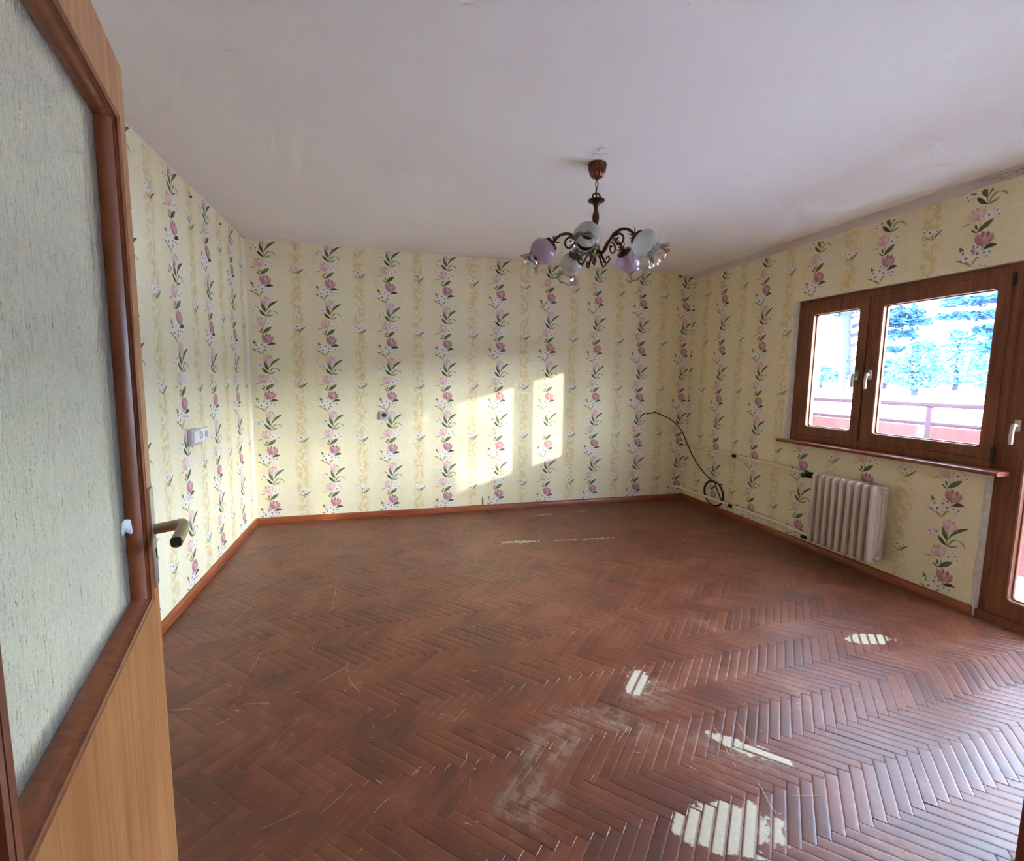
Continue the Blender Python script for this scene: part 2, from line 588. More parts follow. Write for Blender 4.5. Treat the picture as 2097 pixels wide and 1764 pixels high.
ENAMEL = simple('radiator_enamel', (204, 188, 178), 0.32, 0, 0.06, 20, 0.05, coat=0.3)
PIPE = simple('pipe_paint', (226, 216, 200), 0.4, 0, 0.08, 30)
IRON = simple('dark_iron', (38, 46, 42), 0.45, 0.3, 0.2)
BRONZE = simple('bronze_metal', (74, 48, 38), 0.34, 0.75, 0.25, 40)
COPPER = simple('polished_copper_brown', (104, 62, 48), 0.18, 0.8, 0.2, 30)
NICKEL = simple('brushed_nickel', (196, 188, 174), 0.42, 0.75, 0.08, 60)
BRASSY = simple('worn_handle_metal', (190, 178, 152), 0.36, 0.8, 0.12, 60)
WHITEP = simple('white_plastic', (226, 224, 220), 0.35, 0, 0.02)
GREYP = simple('grey_plastic', (186, 186, 188), 0.4, 0, 0.03)
DARKP = simple('dark_plastic', (52, 46, 42), 0.5)
BLACKR = simple('black_rubber', (30, 28, 28), 0.5)
FROST_W = make_frosted('frosted_white_glass', (222, 224, 218), 0.2)
FROST_L = make_frosted('frosted_lilac_glass', (214, 190, 212), 0.12)
CLEARG = make_thin('clear_ruffled_glass', (0.99, 0.975, 0.96), 0.06, 0.985, 0.8)
PINKW = simple('pink_render', (112, 64, 62), 0.9, 0, 0.06, 4, 0.2)
RAILM = simple('mauve_rail_paint', (72, 50, 64), 0.6, 0, 0.08)
CONC = simple('balcony_concrete', (208, 208, 212), 0.9, 0, 0.1, 6, 0.2)
GROUND = simple('pale_ground', (205, 206, 208), 0.95, 0, 0.08, 0.4)
BARK = simple('pine_bark', (48, 50, 64), 0.9, 0, 0.2, 6)
FOLI_D = make_foliage('haze_blue_needles', (34, 60, 88), (52, 84, 106))  # blue of the outdoor haze and flare put into the needle colour
FOLI_M = make_foliage('mid_haze_foliage', (62, 108, 122), (84, 130, 140))  # leaf colour carries the bluish haze of the air
FOLI_L = make_foliage('hazy_foliage', (70, 114, 130), (92, 138, 148))  # paler still: the air's haze is mixed into the leaf colour
SHEDR = simple('shed_roof', (120, 150, 156), 0.7)
PAPER = simple('white_paper', (214, 216, 222), 0.6, 0, 0.02)


# ------------------------------------------------------------------ wallpaper print (real polygons lying on the paper)
def hexc(r, g, b):
    return lin((r, g, b))


G1, G2, G3 = hexc(74, 90, 62), hexc(114, 130, 94), hexc(164, 170, 140)
PK1, PK2, PK3 = hexc(166, 98, 112), hexc(202, 152, 158), hexc(230, 208, 206)
WH1, WH2 = hexc(238, 232, 230), hexc(212, 198, 202)
CT = hexc(140, 100, 120)


def motif():
    """polygons of one repeat: list of (points, colours, layer); metres, origin = sprig base; x right, y up"""
    out = []

    def blade(p0, c, p1, wd, ca, cb, layer, seg=6, bulge=0.5):
        L, R = [], []
        for i in range(seg + 1):
            t = i / seg
            x = (1 - t) ** 2 * p0[0] + 2 * t * (1 - t) * c[0] + t * t * p1[0]
            y = (1 - t) ** 2 * p0[1] + 2 * t * (1 - t) * c[1] + t * t * p1[1]
            dx = 2 * (1 - t) * (c[0] - p0[0]) + 2 * t * (p1[0] - c[0])
            dy = 2 * (1 - t) * (c[1] - p0[1]) + 2 * t * (p1[1] - c[1])
            d = math.hypot(dx, dy) or 1
            tt = t ** (math.log(0.5) / math.log(bulge))
            h = wd * 0.5 * max(0.06, math.sin(PI * tt)) ** 0.8
            L.append((x - dy / d * h, y + dx / d * h)); R.append((x + dy / d * h, y - dx / d * h))
        for i in range(seg):
            k0, k1 = i / seg, (i + 1) / seg
            c0 = tuple(ca[j] + (cb[j] - ca[j]) * k0 for j in range(3)); c1 = tuple(ca[j] + (cb[j] - ca[j]) * k1 for j in range(3))
            out.append(([R[i], R[i + 1], L[i + 1], L[i]], [c0, c1, c1, c0], layer))

    def daisy(x, y, r, layer, rot=0.0):
        for k in range(5):
            a = rot + 2 * PI * k / 5
            ca, sa = math.cos(a), math.sin(a)
            pts = [(0.15, 0), (0.6, -0.42), (1.0, -0.22), (1.0, 0.22), (0.6, 0.42)]
            out.append(([(x + r * (px * ca - py * sa), y + r * (px * sa + py * ca)) for px, py in pts], [WH2, WH1, WH1, WH1, WH1], layer))
        q = 0.30 * r
        out.append(([(x + q * math.cos(2 * PI * k / 6), y + q * math.sin(2 * PI * k / 6)) for k in range(6)], [CT] * 6, layer + 1))

    def tulip(x, y, s, ang, dark, layer):
        ca, sa = math.cos(ang), math.sin(ang)

        def T(px, py): return (x + s * (px * ca - py * sa), y + s * (px * sa + py * ca))
        a, b = (PK1, PK2) if dark else (PK2, PK3)
        c = PK2 if dark else PK3
        blade(T(0, -0.5), T(-0.55, -0.1), T(-0.42, 0.42), 0.36 * s, a, b, layer)
        blade(T(0, -0.5), T(0.55, -0.1), T(0.46, 0.36), 0.36 * s, a, b, layer)
        blade(T(0, -0.45), T(-0.16, 0.1), T(-0.14, 0.55), 0.38 * s, b, a, layer + 1)
        blade(T(0, -0.45), T(0.2, 0.1), T(0.18, 0.52), 0.38 * s, b, a, layer + 1)
        blade(T(-0.02, -0.5), T(-0.3, -0.05), T(-0.20, 0.26), 0.38 * s, a, c, layer + 2)
        blade(T(0.02, -0.5), T(0.28, -0.05), T(0.24, 0.22), 0.36 * s, b, c, layer + 2)
        blade(T(0, -0.5), T(0.02, 0.0), T(0.02, 0.32), 0.22 * s, a, PK3, layer + 3)

    ox, oy = 0.242, 0.0826          # flower column axis beside the sprig; height of tulip A over the sprig base

    def C(X, Y):                    # coordinates read off the paper
        return (ox + (X - (1030 + (Y - 465) * 0.053)) * 0.00071, oy - (Y - 375) * 0.000763)
    for sh in (0,):
        # stems
        blade(C(1042, 520), C(1040, 500), C(1010, 400), 0.006, G2, G3, 0)
        blade(C(1050, 720), C(1075, 650), C(1070, 590), 0.006, G2, G3, 0)
        blade(C(1090, 975), C(1065, 900), C(1075, 820), 0.007, G2, G3, 0)
        blade(C(1060, 1020), C(1085, 1000), C(1090, 960), 0.004, G3, G3, 0)
        blade(C(1030, 540), C(1000, 550), C(1010, 500), 0.004, G3, G3, 0)
        # group A
        blade(C(1010, 512), C(1050, 480), C(1112, 435), 0.030, G1, G2, 2, bulge=0.6)
        blade(C(1010, 512), C(990, 500), C(968, 480), 0.010, G2, G1, 2)
        blade(C(1010, 490), C(1000, 470), C(995, 448), 0.013, G1, G2, 2)
        blade(C(965, 440), C(930, 420), C(893, 452), 0.009, G3, G3, 2)
        tulip(*C(993, 378), 0.074, 0.45, False, 3)
        daisy(*C(1075, 402), 0.020, 3, 0.3); daisy(*C(1124, 380), 0.016, 3, 0.9); daisy(*C(1142, 412), 0.015, 3, 0.1); daisy(*C(1102, 362), 0.011, 3)
        # group B
        blade(C(1010, 765), C(985, 715), C(890, 695), 0.016, G3, G2, 1)
        blade(C(1010, 765), C(1020, 720), C(1060, 680), 0.010, G3, G2, 1)
        blade(C(1075, 648), C(1110, 615), C(1162, 632), 0.024, G1, G1, 5, bulge=0.5)
        blade(C(945, 660), C(930, 630), C(908, 595), 0.020, G1, G2, 2)
        tulip(*C(1068, 568), 0.078, -0.15, True, 6)
        for (xx, yy, rr) in ((940, 652, 0.020), (968, 690, 0.026), (1000, 640, 0.021), (1035, 620, 0.018), (1040, 668, 0.024), (1085, 668, 0.017), (1122, 672, 0.018), (1005, 605, 0.015), (1110, 700, 0.012)):
            daisy(*C(xx, yy), rr, 3, xx * 0.7)
        # group C
        blade(C(1082, 930), C(1050, 890), C(1030, 828), 0.024, G1, G2, 2)
        blade(C(1082, 930), C(1110, 840), C(1212, 798), 0.020, G2, G1, 2, bulge=0.62)
        blade(C(1092, 978), C(1050, 960), C(1008, 908), 0.022, G1, G1, 3, bulge=0.6)
        blade(C(1092, 978), C(1120, 895), C(1160, 912), 0.012, G2, G3, 3)
        blade(C(1155, 912), C(1198, 915), C(1214, 955), 0.012, G3, G3, 3)
        blade(C(1092, 978), C(1130, 975), C(1165, 950), 0.014, G2, G3, 3)
        tulip(*C(1076, 806), 0.074, -0.3, False, 4)
        daisy(*C(938, 888), 0.016, 3, 0.5); daisy(*C(992, 880), 0.021, 3, 0.2); daisy(*C(950, 914), 0.014, 3, 1.0); daisy(*C(965, 868), 0.012, 3)
    # sprig between the columns
    def S(X, Y): return ((X - 680) * 0.00071, -(Y - 465) * 0.000763)
    blade(S(680, 468), S(700, 425), S(748, 402), 0.014, G1, G2, 2, bulge=0.6)
    blade(S(680, 468), S(650, 450), S(612, 436), 0.008, G2, G3, 2)
    blade(S(680, 468), S(672, 440), S(668, 425), 0.008, G2, G2, 2)
    daisy(*S(650, 402), 0.021, 3, 0.4); daisy(*S(605, 388), 0.015, 3); daisy(*S(705, 405), 0.014, 3, 0.8); daisy(*S(628, 380), 0.010, 3); daisy(*S(672, 388), 0.011, 3, 0.7)
    return out


MOTIF = motif()


def add_print(bm, cl, uvl, O, U, N, u0, umin, umax, z0, zmax, holes=()):
    """O: point of the wall plane where u=0,z=0; U: unit vector to the viewer's right; N: into the room; u0: u of one sprig column"""
    i0 = math.floor((umin - u0) / PU) - 1
    i1 = math.ceil((umax - u0) / PU) + 1
    j0 = math.floor((z0 - SPR_Z) / PV) - 1
    j1 = math.ceil((zmax - SPR_Z) / PV) + 1
    for i in range(i0, i1 + 1):
        for j in range(j0, j1 + 1):
            bu, bz = u0 + i * PU, SPR_Z + j * PV
            for pts, cols, lay in MOTIF:
                P = [(bu + x, bz + y) for x, y in pts]
                if any(not (umin + 0.001 < a < umax - 0.001 and z0 + 0.001 < b < zmax - 0.001) for a, b in P): continue
                if any(a0 < a < a1 and b0 < b < b1 for a, b in P for (a0, a1, b0, b1) in holes): continue
                off = N * (0.0003 + lay * 0.00004)
                vs_ = [bm.verts.new(O + U * a + Vector((0, 0, b)) + off) for a, b in P]
                f = bm.faces.new(vs_)
                if f.normal.length == 0: f.normal_update()
                f.normal_update()
                if f.normal.dot(N) < 0: f.normal_flip()
                m = {v: c for v, c in zip(vs_, cols)}
                for lp in f.loops:
                    lp[cl] = (*m[lp.vert], 1.0)
                    lp[uvl].uv = (0, 0)


def wall(name, boxes, O, U, N, u0, rng, holes=(), plaster_test=None, label='', printed=True):
    bm = B()
    cl = bm.loops.layers.float_color.new('print')
    uvl = bm.loops.layers.uv.new('UVMap')
    for b in boxes: box(bm, *b)
    for f in bm.faces:
        f.normal_update()
        inner = f.normal.dot(N) > 0.9 and abs((f.calc_center_median() - O).dot(N)) < 0.002
        f.material_index = 0 if inner else 1
        for lp in f.loops:
            d = lp.vert.co - O
            lp[cl] = (0.8, 0.75, 0.6, 0.0)
            lp[uvl].uv = ((d.dot(U) - u0) / PU, (lp.vert.co.z - SPR_Z) / PV)
    if printed: add_print(bm, cl, uvl, O, U, N, u0, rng[0], rng[1], rng[2], rng[3], holes)
    o = obj(name, bm, [WALLPAPER, PLASTER], smooth=0)
    o['kind'] = 'structure'
    tag(o, label, 'wall')
    return o


T = 0.14
wall('wall_back', [(XL - T, XR + 0.276, YB, YB + T, -0.1, ZC + 0.1)], Vector((0, YB, 0)), Vector((1, 0, 0)), Vector((0, -1, 0)), -0.7332, (XL, XR, 0.045, ZC),
     label='back wall with cream floral wallpaper and a sunlit patch')
wall('wall_left', [(XL - T, XL, YF - 0.1, YB, -0.1, ZC + 0.1)], Vector((XL, 0, 0)), Vector((0, 1, 0)), Vector((1, 0, 0)), 4.52166, (YF, YB - 0.012, 0.045, ZC),
     label='floral wallpapered wall behind the open glazed door')
WY0, WYM, WY1 = 0.36, 1.815, 3.232      # opening: balcony door, widened for the added daylight leaf, then window
WZB, WZT = 0.868, 2.02
XO = 3.60
wall('wall_right', [(XR, XO, WY1, YB, -0.1, ZC + 0.1), (XR, XO, WYM, WY1, -0.1, WZB), (XR, XO, WY0, WY1, WZT, ZC + 0.1), (XR, XO, YF - 0.1, WY0, -0.1, ZC + 0.1)],
     Vector((XR, 0, 0)), Vector((0, -1, 0)), Vector((-1, 0, 0)), -4.35894, (-YB, -YF, 0.045, ZC - 0.05),
     holes=((-WY1 - 0.012, -WYM + 0.01, WZB - 0.03, WZT), (-WYM - 0.012, -WY0, 0, WZT + 0.0), (-WY1, -WY0, WZB, WZT)),
     label='floral wallpapered wall around the window and balcony door')
wall('wall_front', [(XL - T, -0.33, YF - 0.1, YF, -0.1, ZC + 0.1), (0.73, XO, YF - 0.1, YF, -0.1, ZC + 0.1), (-0.33, 0.73, YF - 0.1, YF, 2.02, ZC + 0.1)],
     Vector((0, YF, 0)), Vector((-1, 0, 0)), Vector((0, 1, 0)), 0.1, (-XR, -XL, 0.045, ZC), printed=False,
     label='wall around the room doorway, beside the camera')

# ceiling
bm = B(); box(bm, XL - T, XO, YF - 0.1, YB + T, ZC, ZC + 0.12)
o = obj('ceiling', bm, CEIL, smooth=0); o['kind'] = 'structure'; tag(o, 'plain white painted ceiling over the whole room', 'ceiling')

# cove between ceiling and window wall
bm = B()
NS = 60
prof = ((0.0, -0.050), (-0.010, -0.030), (-0.026, -0.012), (-0.046, 0.0))
rnd = random.Random(4)
rows = []
for i in range(NS + 1):
    y = YF + (YB - YF) * i / NS
    j = (rnd.random() - 0.5) * (0.010 if y < 2.1 else 0.004)
    rows.append([bm.verts.new((XR + px + (j if k else 0), y, ZC + pz + (j if k < 3 else 0))) for k, (px, pz) in enumerate(prof)])
for a, b in zip(rows[:-1], rows[1:]):
    for k in range(3): bm.faces.new((a[k], b[k], b[k + 1], a[k + 1]))
o = obj('trim_1', bm, COVE, smooth=30); o['kind'] = 'structure'; tag(o, 'rough plaster cove between ceiling and window wall', 'trim')

# white paper edge in the left back corner
bm = B()
prism(bm, [(XL, YB - 0.016), (XL + 0.004, YB - 0.014), (XL + 0.009, YB), (XL, YB)], 'z', 0.05, ZC)
o = obj('trim_2', bm, WHITEP, smooth=30); o['kind'] = 'structure'; tag(o, 'thin white caulk line up the left back corner', 'trim')


# baseboards
def baseboard(name, a, b, inward, label):
    a, b, inw = Vector(a), Vector(b), Vector(inward)
    pr = [(0, 0), (0.020, 0), (0.020, 0.030), (0.016, 0.042), (0.010, 0.050), (0.004, 0.0545), (0, 0.0545)]
    bm = B()
    A = [bm.verts.new(a + inw * p + Vector((0, 0, z))) for p, z in pr]
    Bv = [bm.verts.new(b + inw * p + Vector((0, 0, z))) for p, z in pr]
    n = len(pr)
    for i in range(n): bm.faces.new((A[i], A[(i + 1) % n], Bv[(i + 1) % n], Bv[i]))
    bm.faces.new(A); bm.faces.new(list(reversed(Bv)))
    o = obj(name, bm, BASEB, smooth=50); o['kind'] = 'structure'; tag(o, label, 'baseboard')


baseboard('baseboard_left', (XL, YF, 0), (XL, YB, 0), (1, 0, 0), 'red-brown wooden baseboard along the left wall')
baseboard('baseboard_back', (XL, YB, 0), (XR, YB, 0), (0, -1, 0), 'red-brown wooden baseboard along the back wall')
baseboard('baseboard_right', (XR, YB, 0), (XR, WYM, 0), (-1, 0, 0), 'red-brown wooden baseboard under the window and radiator')

# ------------------------------------------------------------------ floor: herringbone parquet
SL, SW = 0.25, 0.0386
bm = B(); box(bm, XL, XR, YF - 0.1, YB, -0.06, -0.014)
floor = obj('floor', bm, SUBFLOOR, smooth=0)
floor['kind'] = 'structure'
tag(floor, 'worn red-brown painted herringbone parquet floor', 'floor')

E1 = Vector((1, 1, 0)) / math.sqrt(2)      # strips running away to the right
E2 = Vector((1, -1, 0)) / math.sqrt(2)     # strips running towards the right front
ORG = Vector((1.418, 0.943, 0))


def strip_sections(jit=0.0):
    """cross-section (across 0..1, height) of one worn strip: soft arrises and a slight crown"""
    return [(0.0, -0.014), (0.0, -0.0007), (0.03, -0.0003), (0.20, -0.0001), (0.5, 0.0001), (0.80, -0.0001), (0.97, -0.0003), (1.0, -0.0007), (1.0, -0.014)]


GAP = 0.00015


def add_strip(bm, uvl, M):
    sec = strip_sections()
    ends = [(GAP, -0.0012), (GAP + 0.0015, 0.0), (SL - GAP - 0.0015, 0.0), (SL - GAP, -0.0012)]
    rings = []
    for (a, dz) in ends:
        rings.append([(M @ Vector((a, GAP + (SW - 2 * GAP) * s, z + (dz if z > -0.01 else 0))), s, a / SL) for s, z in sec])
    V = [[bm.verts.new(p[0]) for p in r] for r in rings]

    def face(idx):
        f = bm.faces.new([V[i][k] for i, k in idx])
        for lp, (i, k) in zip(f.loops, idx): lp[uvl].uv = (rings[i][k][1], rings[i][k][2])
        f.smooth = True
    n = len(sec)
    for i in range(3):
        for k in range(n - 1): face([(i, k), (i + 1, k), (i + 1, k + 1), (i, k + 1)])
    face([(0, k) for k in range(n)])
    face([(3, k) for k in reversed(range(n))])


def strip_matrix(corner, dirv, perp, rng):
    z = rng.gauss(0, 0.00025)
    M = Matrix((dirv.to_4d(), perp.to_4d(), (0, 0, 1, 0), (0, 0, 0, 1))).transposed()
    M[3][3] = 1
    for c in range(3): M[3][c] = 0
    c = corner
    M.translation = (c.x, c.y, z)
    R = Matrix.Translation((0.125, SW / 2, 0)) @ Matrix.Rotation(rng.gauss(0, 0.0075), 4, 'X') @ Matrix.Rotation(rng.gauss(0, 0.0016), 4, 'Y') @ Matrix.Translation((-0.125, -SW / 2, 0))
    return M @ R


rng = random.Random(11)
strips = []
RAT = SL / SW
for n_ in range(-120, 160):
    for m_ in range(-12, 16):
        # H strip: lower left (n,n) shifted by m*(r,-r); V strip: (n-1,n)
        for kind in (0, 1):
            a = (n_ if kind == 0 else n_ - 1) + m_ * RAT
            b = n_ - m_ * RAT
            corner = ORG + E2 * (a * SW) + E1 * (b * SW)
            if kind == 0:
                cen = corner + E2 * (SL / 2) + E1 * (SW / 2)
            else:
                cen = corner + E1 * (SL / 2) + E2 * (SW / 2)
            if not (XL - 0.12 < cen.x < XR + 0.12 and YF - 0.2 < cen.y < YB + 0.12): continue
            if kind == 0:
                # keep a right-handed frame: run from the far end
                M_ = strip_matrix(corner, E2, E1, rng)
            else:
                M_ = strip_matrix(corner + E2 * SW, E1, -E2, rng)
            strips.append((M_, cen, kind))


def inside(M_):
    for a in (0, SL):
        for b in (0, SW):
            p = M_ @ Vector((a, b, 0))
            if not (XL + 0.002 < p.x < XR - 0.002 and YF + 0.002 < p.y < YB - 0.002): return False
    return True


def project(p):
    v = Vector((p.x, p.y, p.z)) - Vector((0, 0, CAM_H))
    z = v.dot(fw)
    if z < 0.05: return None
    return (1048.5 + F_PX * v.dot(r2) / z, 882 - F_PX * v.dot(u2) / z)


def in_view(c):
    q = project(c)
    if q is None or not (-10 < q[0] < 2110 and 0 < q[1] < 1775): return False
    # behind the open door?
    xd = 335 + (q[1] - 1290) * (375 - 335) / (1764 - 1290)
    return q[0] > xd


ranked = sorted((s for s in strips if inside(s[0]) and in_view(s[1])), key=lambda s: s[1].x ** 2 + s[1].y ** 2)
near = ranked[:300]
near_ids = {id(s) for s in near}
bm = B(); uvl = bm.loops.layers.uv.new('UVMap')
add_strip(bm, uvl, Matrix.Identity(4))
me = bpy.data.meshes.new('parquet_strip')
bmesh.ops.recalc_face_normals(bm, faces=bm.faces)
for e in bm.edges:
    if len(e.link_faces) == 2 and e.calc_face_angle(0) > 0.6: e.smooth = False
bm.to_mesh(me); bm.free(); me.materials.append(PARQUET)
for M_, c, kd in near:
    o = bpy.data.objects.new('parquet_strip', me)
    COL.objects.link(o)
    o.parent = floor
    o.matrix_local = M_
bm = B(); uvl = bm.loops.layers.uv.new('UVMap')
for s in strips:
    if id(s) in near_ids: continue
    add_strip(bm, uvl, s[0])
bmesh.ops.recalc_face_normals(bm, faces=bm.faces)
for co, no in (((XL + 0.001, 0, 0), (-1, 0, 0)), ((XR - 0.001, 0, 0), (1, 0, 0)), ((0, YB - 0.001, 0), (0, 1, 0)), ((0, YF - 0.09, 0), (0, -1, 0))):
    bmesh.ops.bisect_plane(bm, geom=bm.verts[:] + bm.edges[:] + bm.faces[:], plane_co=co, plane_no=no, clear_outer=True)
o = obj('parquet_strips', bm, PARQUET, floor, smooth=35)
SCR = simple('scratched_wood', (204, 166, 138), 0.6, 0, 0.15, 40)
bm = B()
rs_ = random.Random(21)
for seg in SCRATCH:
    path = smooth_path([(x, y, 0.0013) for x, y in seg], 8 if len(seg) > 2 else 14)
    dens = rs_.uniform(0.55, 0.95)
    wd = rs_.uniform(0.0007, 0.0013)
    ok = True
    for k in range(len(path) - 1):
        if rs_.random() < 0.35: ok = rs_.random() < dens
        if not ok: continue
        a, b = path[k], path[k + 1]
        d = (b - a).normalized()
        q = Vector((-d.y, d.x, 0)) * wd * rs_.uniform(0.6, 1.2)
        jj = Vector((rs_.gauss(0, 0.0006), rs_.gauss(0, 0.0006), 0))
        bm.faces.new([bm.verts.new(p) for p in (a - q + jj, b - q * 0.7 + jj, b + q * 0.7 + jj, a + q + jj)])
for _ in range(150):      # short nicks
    x, y = rs_.uniform(-0.95, 2.2), rs_.uniform(1.1, 3.4)
    a_ = rs_.uniform(0, PI); L_ = rs_.uniform(0.006, 0.03); q_ = rs_.uniform(0.0005, 0.0016)
    d = Vector((math.cos(a_), math.sin(a_), 0)); q = Vector((-d.y, d.x, 0)) * q_
    c = Vector((x, y, 0.0013))
    bm.faces.new([bm.verts.new(p) for p in (c - d * L_ - q * 0.3, c - q, c + d * L_, c + q)])
o2 = obj('scratch_marks', bm, SCR, floor, smooth=0)
o2['kind'] = 'stuff'
o['kind'] = 'stuff'

# ------------------------------------------------------------------ hall behind the camera
bm = B(); box(bm, -1.1, 1.4, -1.5, YF - 0.1, -0.06, 0.0)
o = obj('floor_hall', bm, SUBFLOOR, smooth=0); o['kind'] = 'structure'; tag(o, 'dark hall floor behind the camera', 'floor')
bm = B(); box(bm, -1.1, 1.4, -1.5, YF - 0.1, 2.40, 2.5)
o = obj('ceiling_hall', bm, CEIL, smooth=0); o['kind'] = 'structure'; tag(o, 'hall ceiling behind the camera', 'ceiling')
for nm, bx in (('wall_hall_left', (-1.2, -1.1, -1.6, YF - 0.1, -0.06, 2.5)), ('wall_hall_right', (1.4, 1.5, -1.6, YF - 0.1, -0.06, 2.5)), ('wall_hall_back', (-1.1, 1.4, -1.6, -1.5, -0.06, 2.5))):
    bm = B(); box(bm, *bx)
    o = obj(nm, bm, HALLWALL, smooth=0); o['kind'] = 'structure'; tag(o, 'plain hall wall behind the camera, ' + nm.split('_')[-1] + ' side', 'wall')
# doorway jamb at the right
bm = B()
box(bm, 0.692, 0.73, YF - 0.12, YF + 0.012, 0.0, 2.0, 0.004)
box(bm, 0.72, 0.79, YF, YF + 0.012, 0.0, 2.07, 0.003)
o = obj('trim_3', bm, DOORM, smooth=40); o['kind'] = 'structure'; tag(o, 'dark wooden jamb of the room doorway at the right edge', 'trim')
bm = B()
box(bm, -0.33, -0.312, YF - 0.12, YF + 0.004, 0.0, 2.0, 0.004)
box(bm, -0.33, 0.73, YF - 0.12, YF + 0.004, 2.0, 2.02, 0.004)
o = obj('trim_4', bm, DOORM, smooth=40); o['kind'] = 'structure'; tag(o, 'wooden lining of the room doorway on the hinge side', 'trim')

# ------------------------------------------------------------------ open glazed door
PD = 0.224
DD = Vector((-0.230, 0.973, 0)).normalized()
DN = Vector((DD.y, -DD.x, 0))              # towards the camera
FOOT = -DN * PD
T0, T1 = 0.362, 1.311                      # hinge and free edge, along the leaf
door = empty('door_2', FOOT + DD * T0)
door.matrix_world = Matrix((DD.to_4d(), (-DN).to_4d(), (0, 0, 1, 0), (0, 0, 0, 1))).transposed()
door.matrix_world = Matrix(((DD.x, -DN.x, 0, (FOOT + DD * T0).x), (DD.y, -DN.y, 0, (FOOT + DD * T0).y), (0, 0, 1, 0.008), (0, 0, 0, 1)))
door['kind'] = 'structure'
tag(door, 'open golden-brown wooden door with a tall textured glass pane', 'door')
# local: x along the leaf, y = depth behind the visible face, z up
LW, LH, TH = T1 - T0, 1.969, 0.040
gx0, gx1, gz0, gz1 = 0.550 - T0, 1.213 - T0, 0.853, 1.836     # outer edge of the moulding
ix0, ix1, iz0, iz1 = gx0 + 0.036, gx1 - 0.036, gz0 + 0.020, gz1 - 0.022
bm = B(); box(bm, 0, gx0 + 0.01, 0, TH, 0, LH, 0.0015, 1); obj('stile', bm, DOORW, door)
bm = B(); box(bm, gx1 - 0.01, LW, 0, TH, 0, LH, 0.0015, 1); obj('stile', bm, DOORW, door)
bm = B(); box(bm, gx0 + 0.01, gx1 - 0.01, 0.0002, TH - 0.0002, gz1 - 0.01, LH, 0.0); obj('rail', bm, DOORW, door)
bm = B(); box(bm, gx0 + 0.01, gx1 - 0.01, 0.0002, TH - 0.0002, 0, gz0 + 0.01, 0.0); obj('lower_panel', bm, DOORW, door)
mprof = [(0, 0), (0, -0.007), (0.004, -0.0095), (0.0075, -0.0075), (0.008, -0.003), (0.0115, -0.003), (0.012, -0.0075), (0.017, -0.0100), (0.022, -0.0085), (0.0225, -0.004), (0.0255, -0.004), (0.026, -0.001), (0.030, 0.003), (0.034, 0.010), (0.036, 0.016), (0.036, 0.024), (0.0, 0.024)]
for side in (0, 1):
    def Mo(k, p, d):
        # k: corner index, mitred; p: distance inwards, d: depth
        c = [(gx0 + p, gz0 + p * 0.6), (gx1 - p, gz0 + p * 0.6), (gx1 - p, gz1 - p * 0.62), (gx0 + p, gz1 - p * 0.62)][k % 4]
        y = d if side == 0 else TH - d
        return (c[0], y, c[1])
    for k in range(4):
        bm = B()
        pr = mprof if side == 0 else [(p, d if d < 0.0 else min(d, 0.012)) for p, d in mprof]
        A = [bm.verts.new(Mo(k, p, d)) for p, d in pr]
        C_ = [bm.verts.new(Mo(k + 1, p, d)) for p, d in pr]
        n = len(pr)
        for i in range(n): bm.faces.new((A[i], A[(i + 1) % n], C_[(i + 1) % n], C_[i]))
        obj('moulding', bm, DOORM, door, smooth=28)
bm = B(); box(bm, ix0 - 0.006, ix1 + 0.006, 0.0245, 0.0275, iz0 - 0.006, iz1 + 0.006)
for f in bm.faces:
    f.normal_update()
    f.material_index = 0 if f.normal.y < -0.9 else 1          # relief on the face towards us, smooth on the back
obj('glass_pane', bm, [DOORGLASS, SMOOTHG], door, smooth=0)
# handle plate, lever, keyhole
hx = 1.268 - T0
bm = B(); box(bm, hx - 0.017, hx + 0.020, -0.007, 0, 0.862, 1.088, 0.003, 2)
pl = obj('handle_plate', bm, NICKEL, door)
pl['label'] = 'long brushed metal handle plate'
bm = B(); lathe(bm, [(0.0, 0), (0.0045, 0), (0.0045, 0.002), (0, 0.002)], 14, Matrix.Translation((hx + 0.002, -0.0068, 0.945)) @ Matrix.Rotation(PI / 2, 4, 'X'))
box(bm, hx, hx + 0.004, -0.0088, -0.0068, 0.928, 0.944)
obj('keyhole', bm, DARKP, pl)
for zz in (0.876, 1.074):
    bm = B(); lathe(bm, [(0.0, 0), (0.004, 0), (0.0035, 0.0016), (0, 0.002)], 12, Matrix.Translation((hx + 0.002, -0.0068, zz)) @ Matrix.Rotation(PI / 2, 4, 'X'))
    obj('screw', bm, NICKEL, pl)
bm = B()
path = smooth_path([(hx, -0.006, 0.994), (hx, -0.03, 0.996), (hx, -0.050, 0.998), (hx - 0.006, -0.060, 0.999), (hx - 0.024, -0.064, 0.998), (hx - 0.06, -0.063, 0.995), (hx - 0.105, -0.060, 0.990)], 4)
rr = [0.0105] * 9 + [0.0115] * (len(path) - 9)
tube(bm, path, rr, 12)
for v in bm.verts:
    v.co.z = 0.995 + (v.co.z - 0.995) * 1.15
obj('lever', bm, BRASSY, door, smooth=50)
bm = B(); box(bm, hx - 0.1075, hx - 0.1045, -0.069, -0.051, 0.980, 1.000, 0.003)
obj('lever_end', bm, DARKP, door)
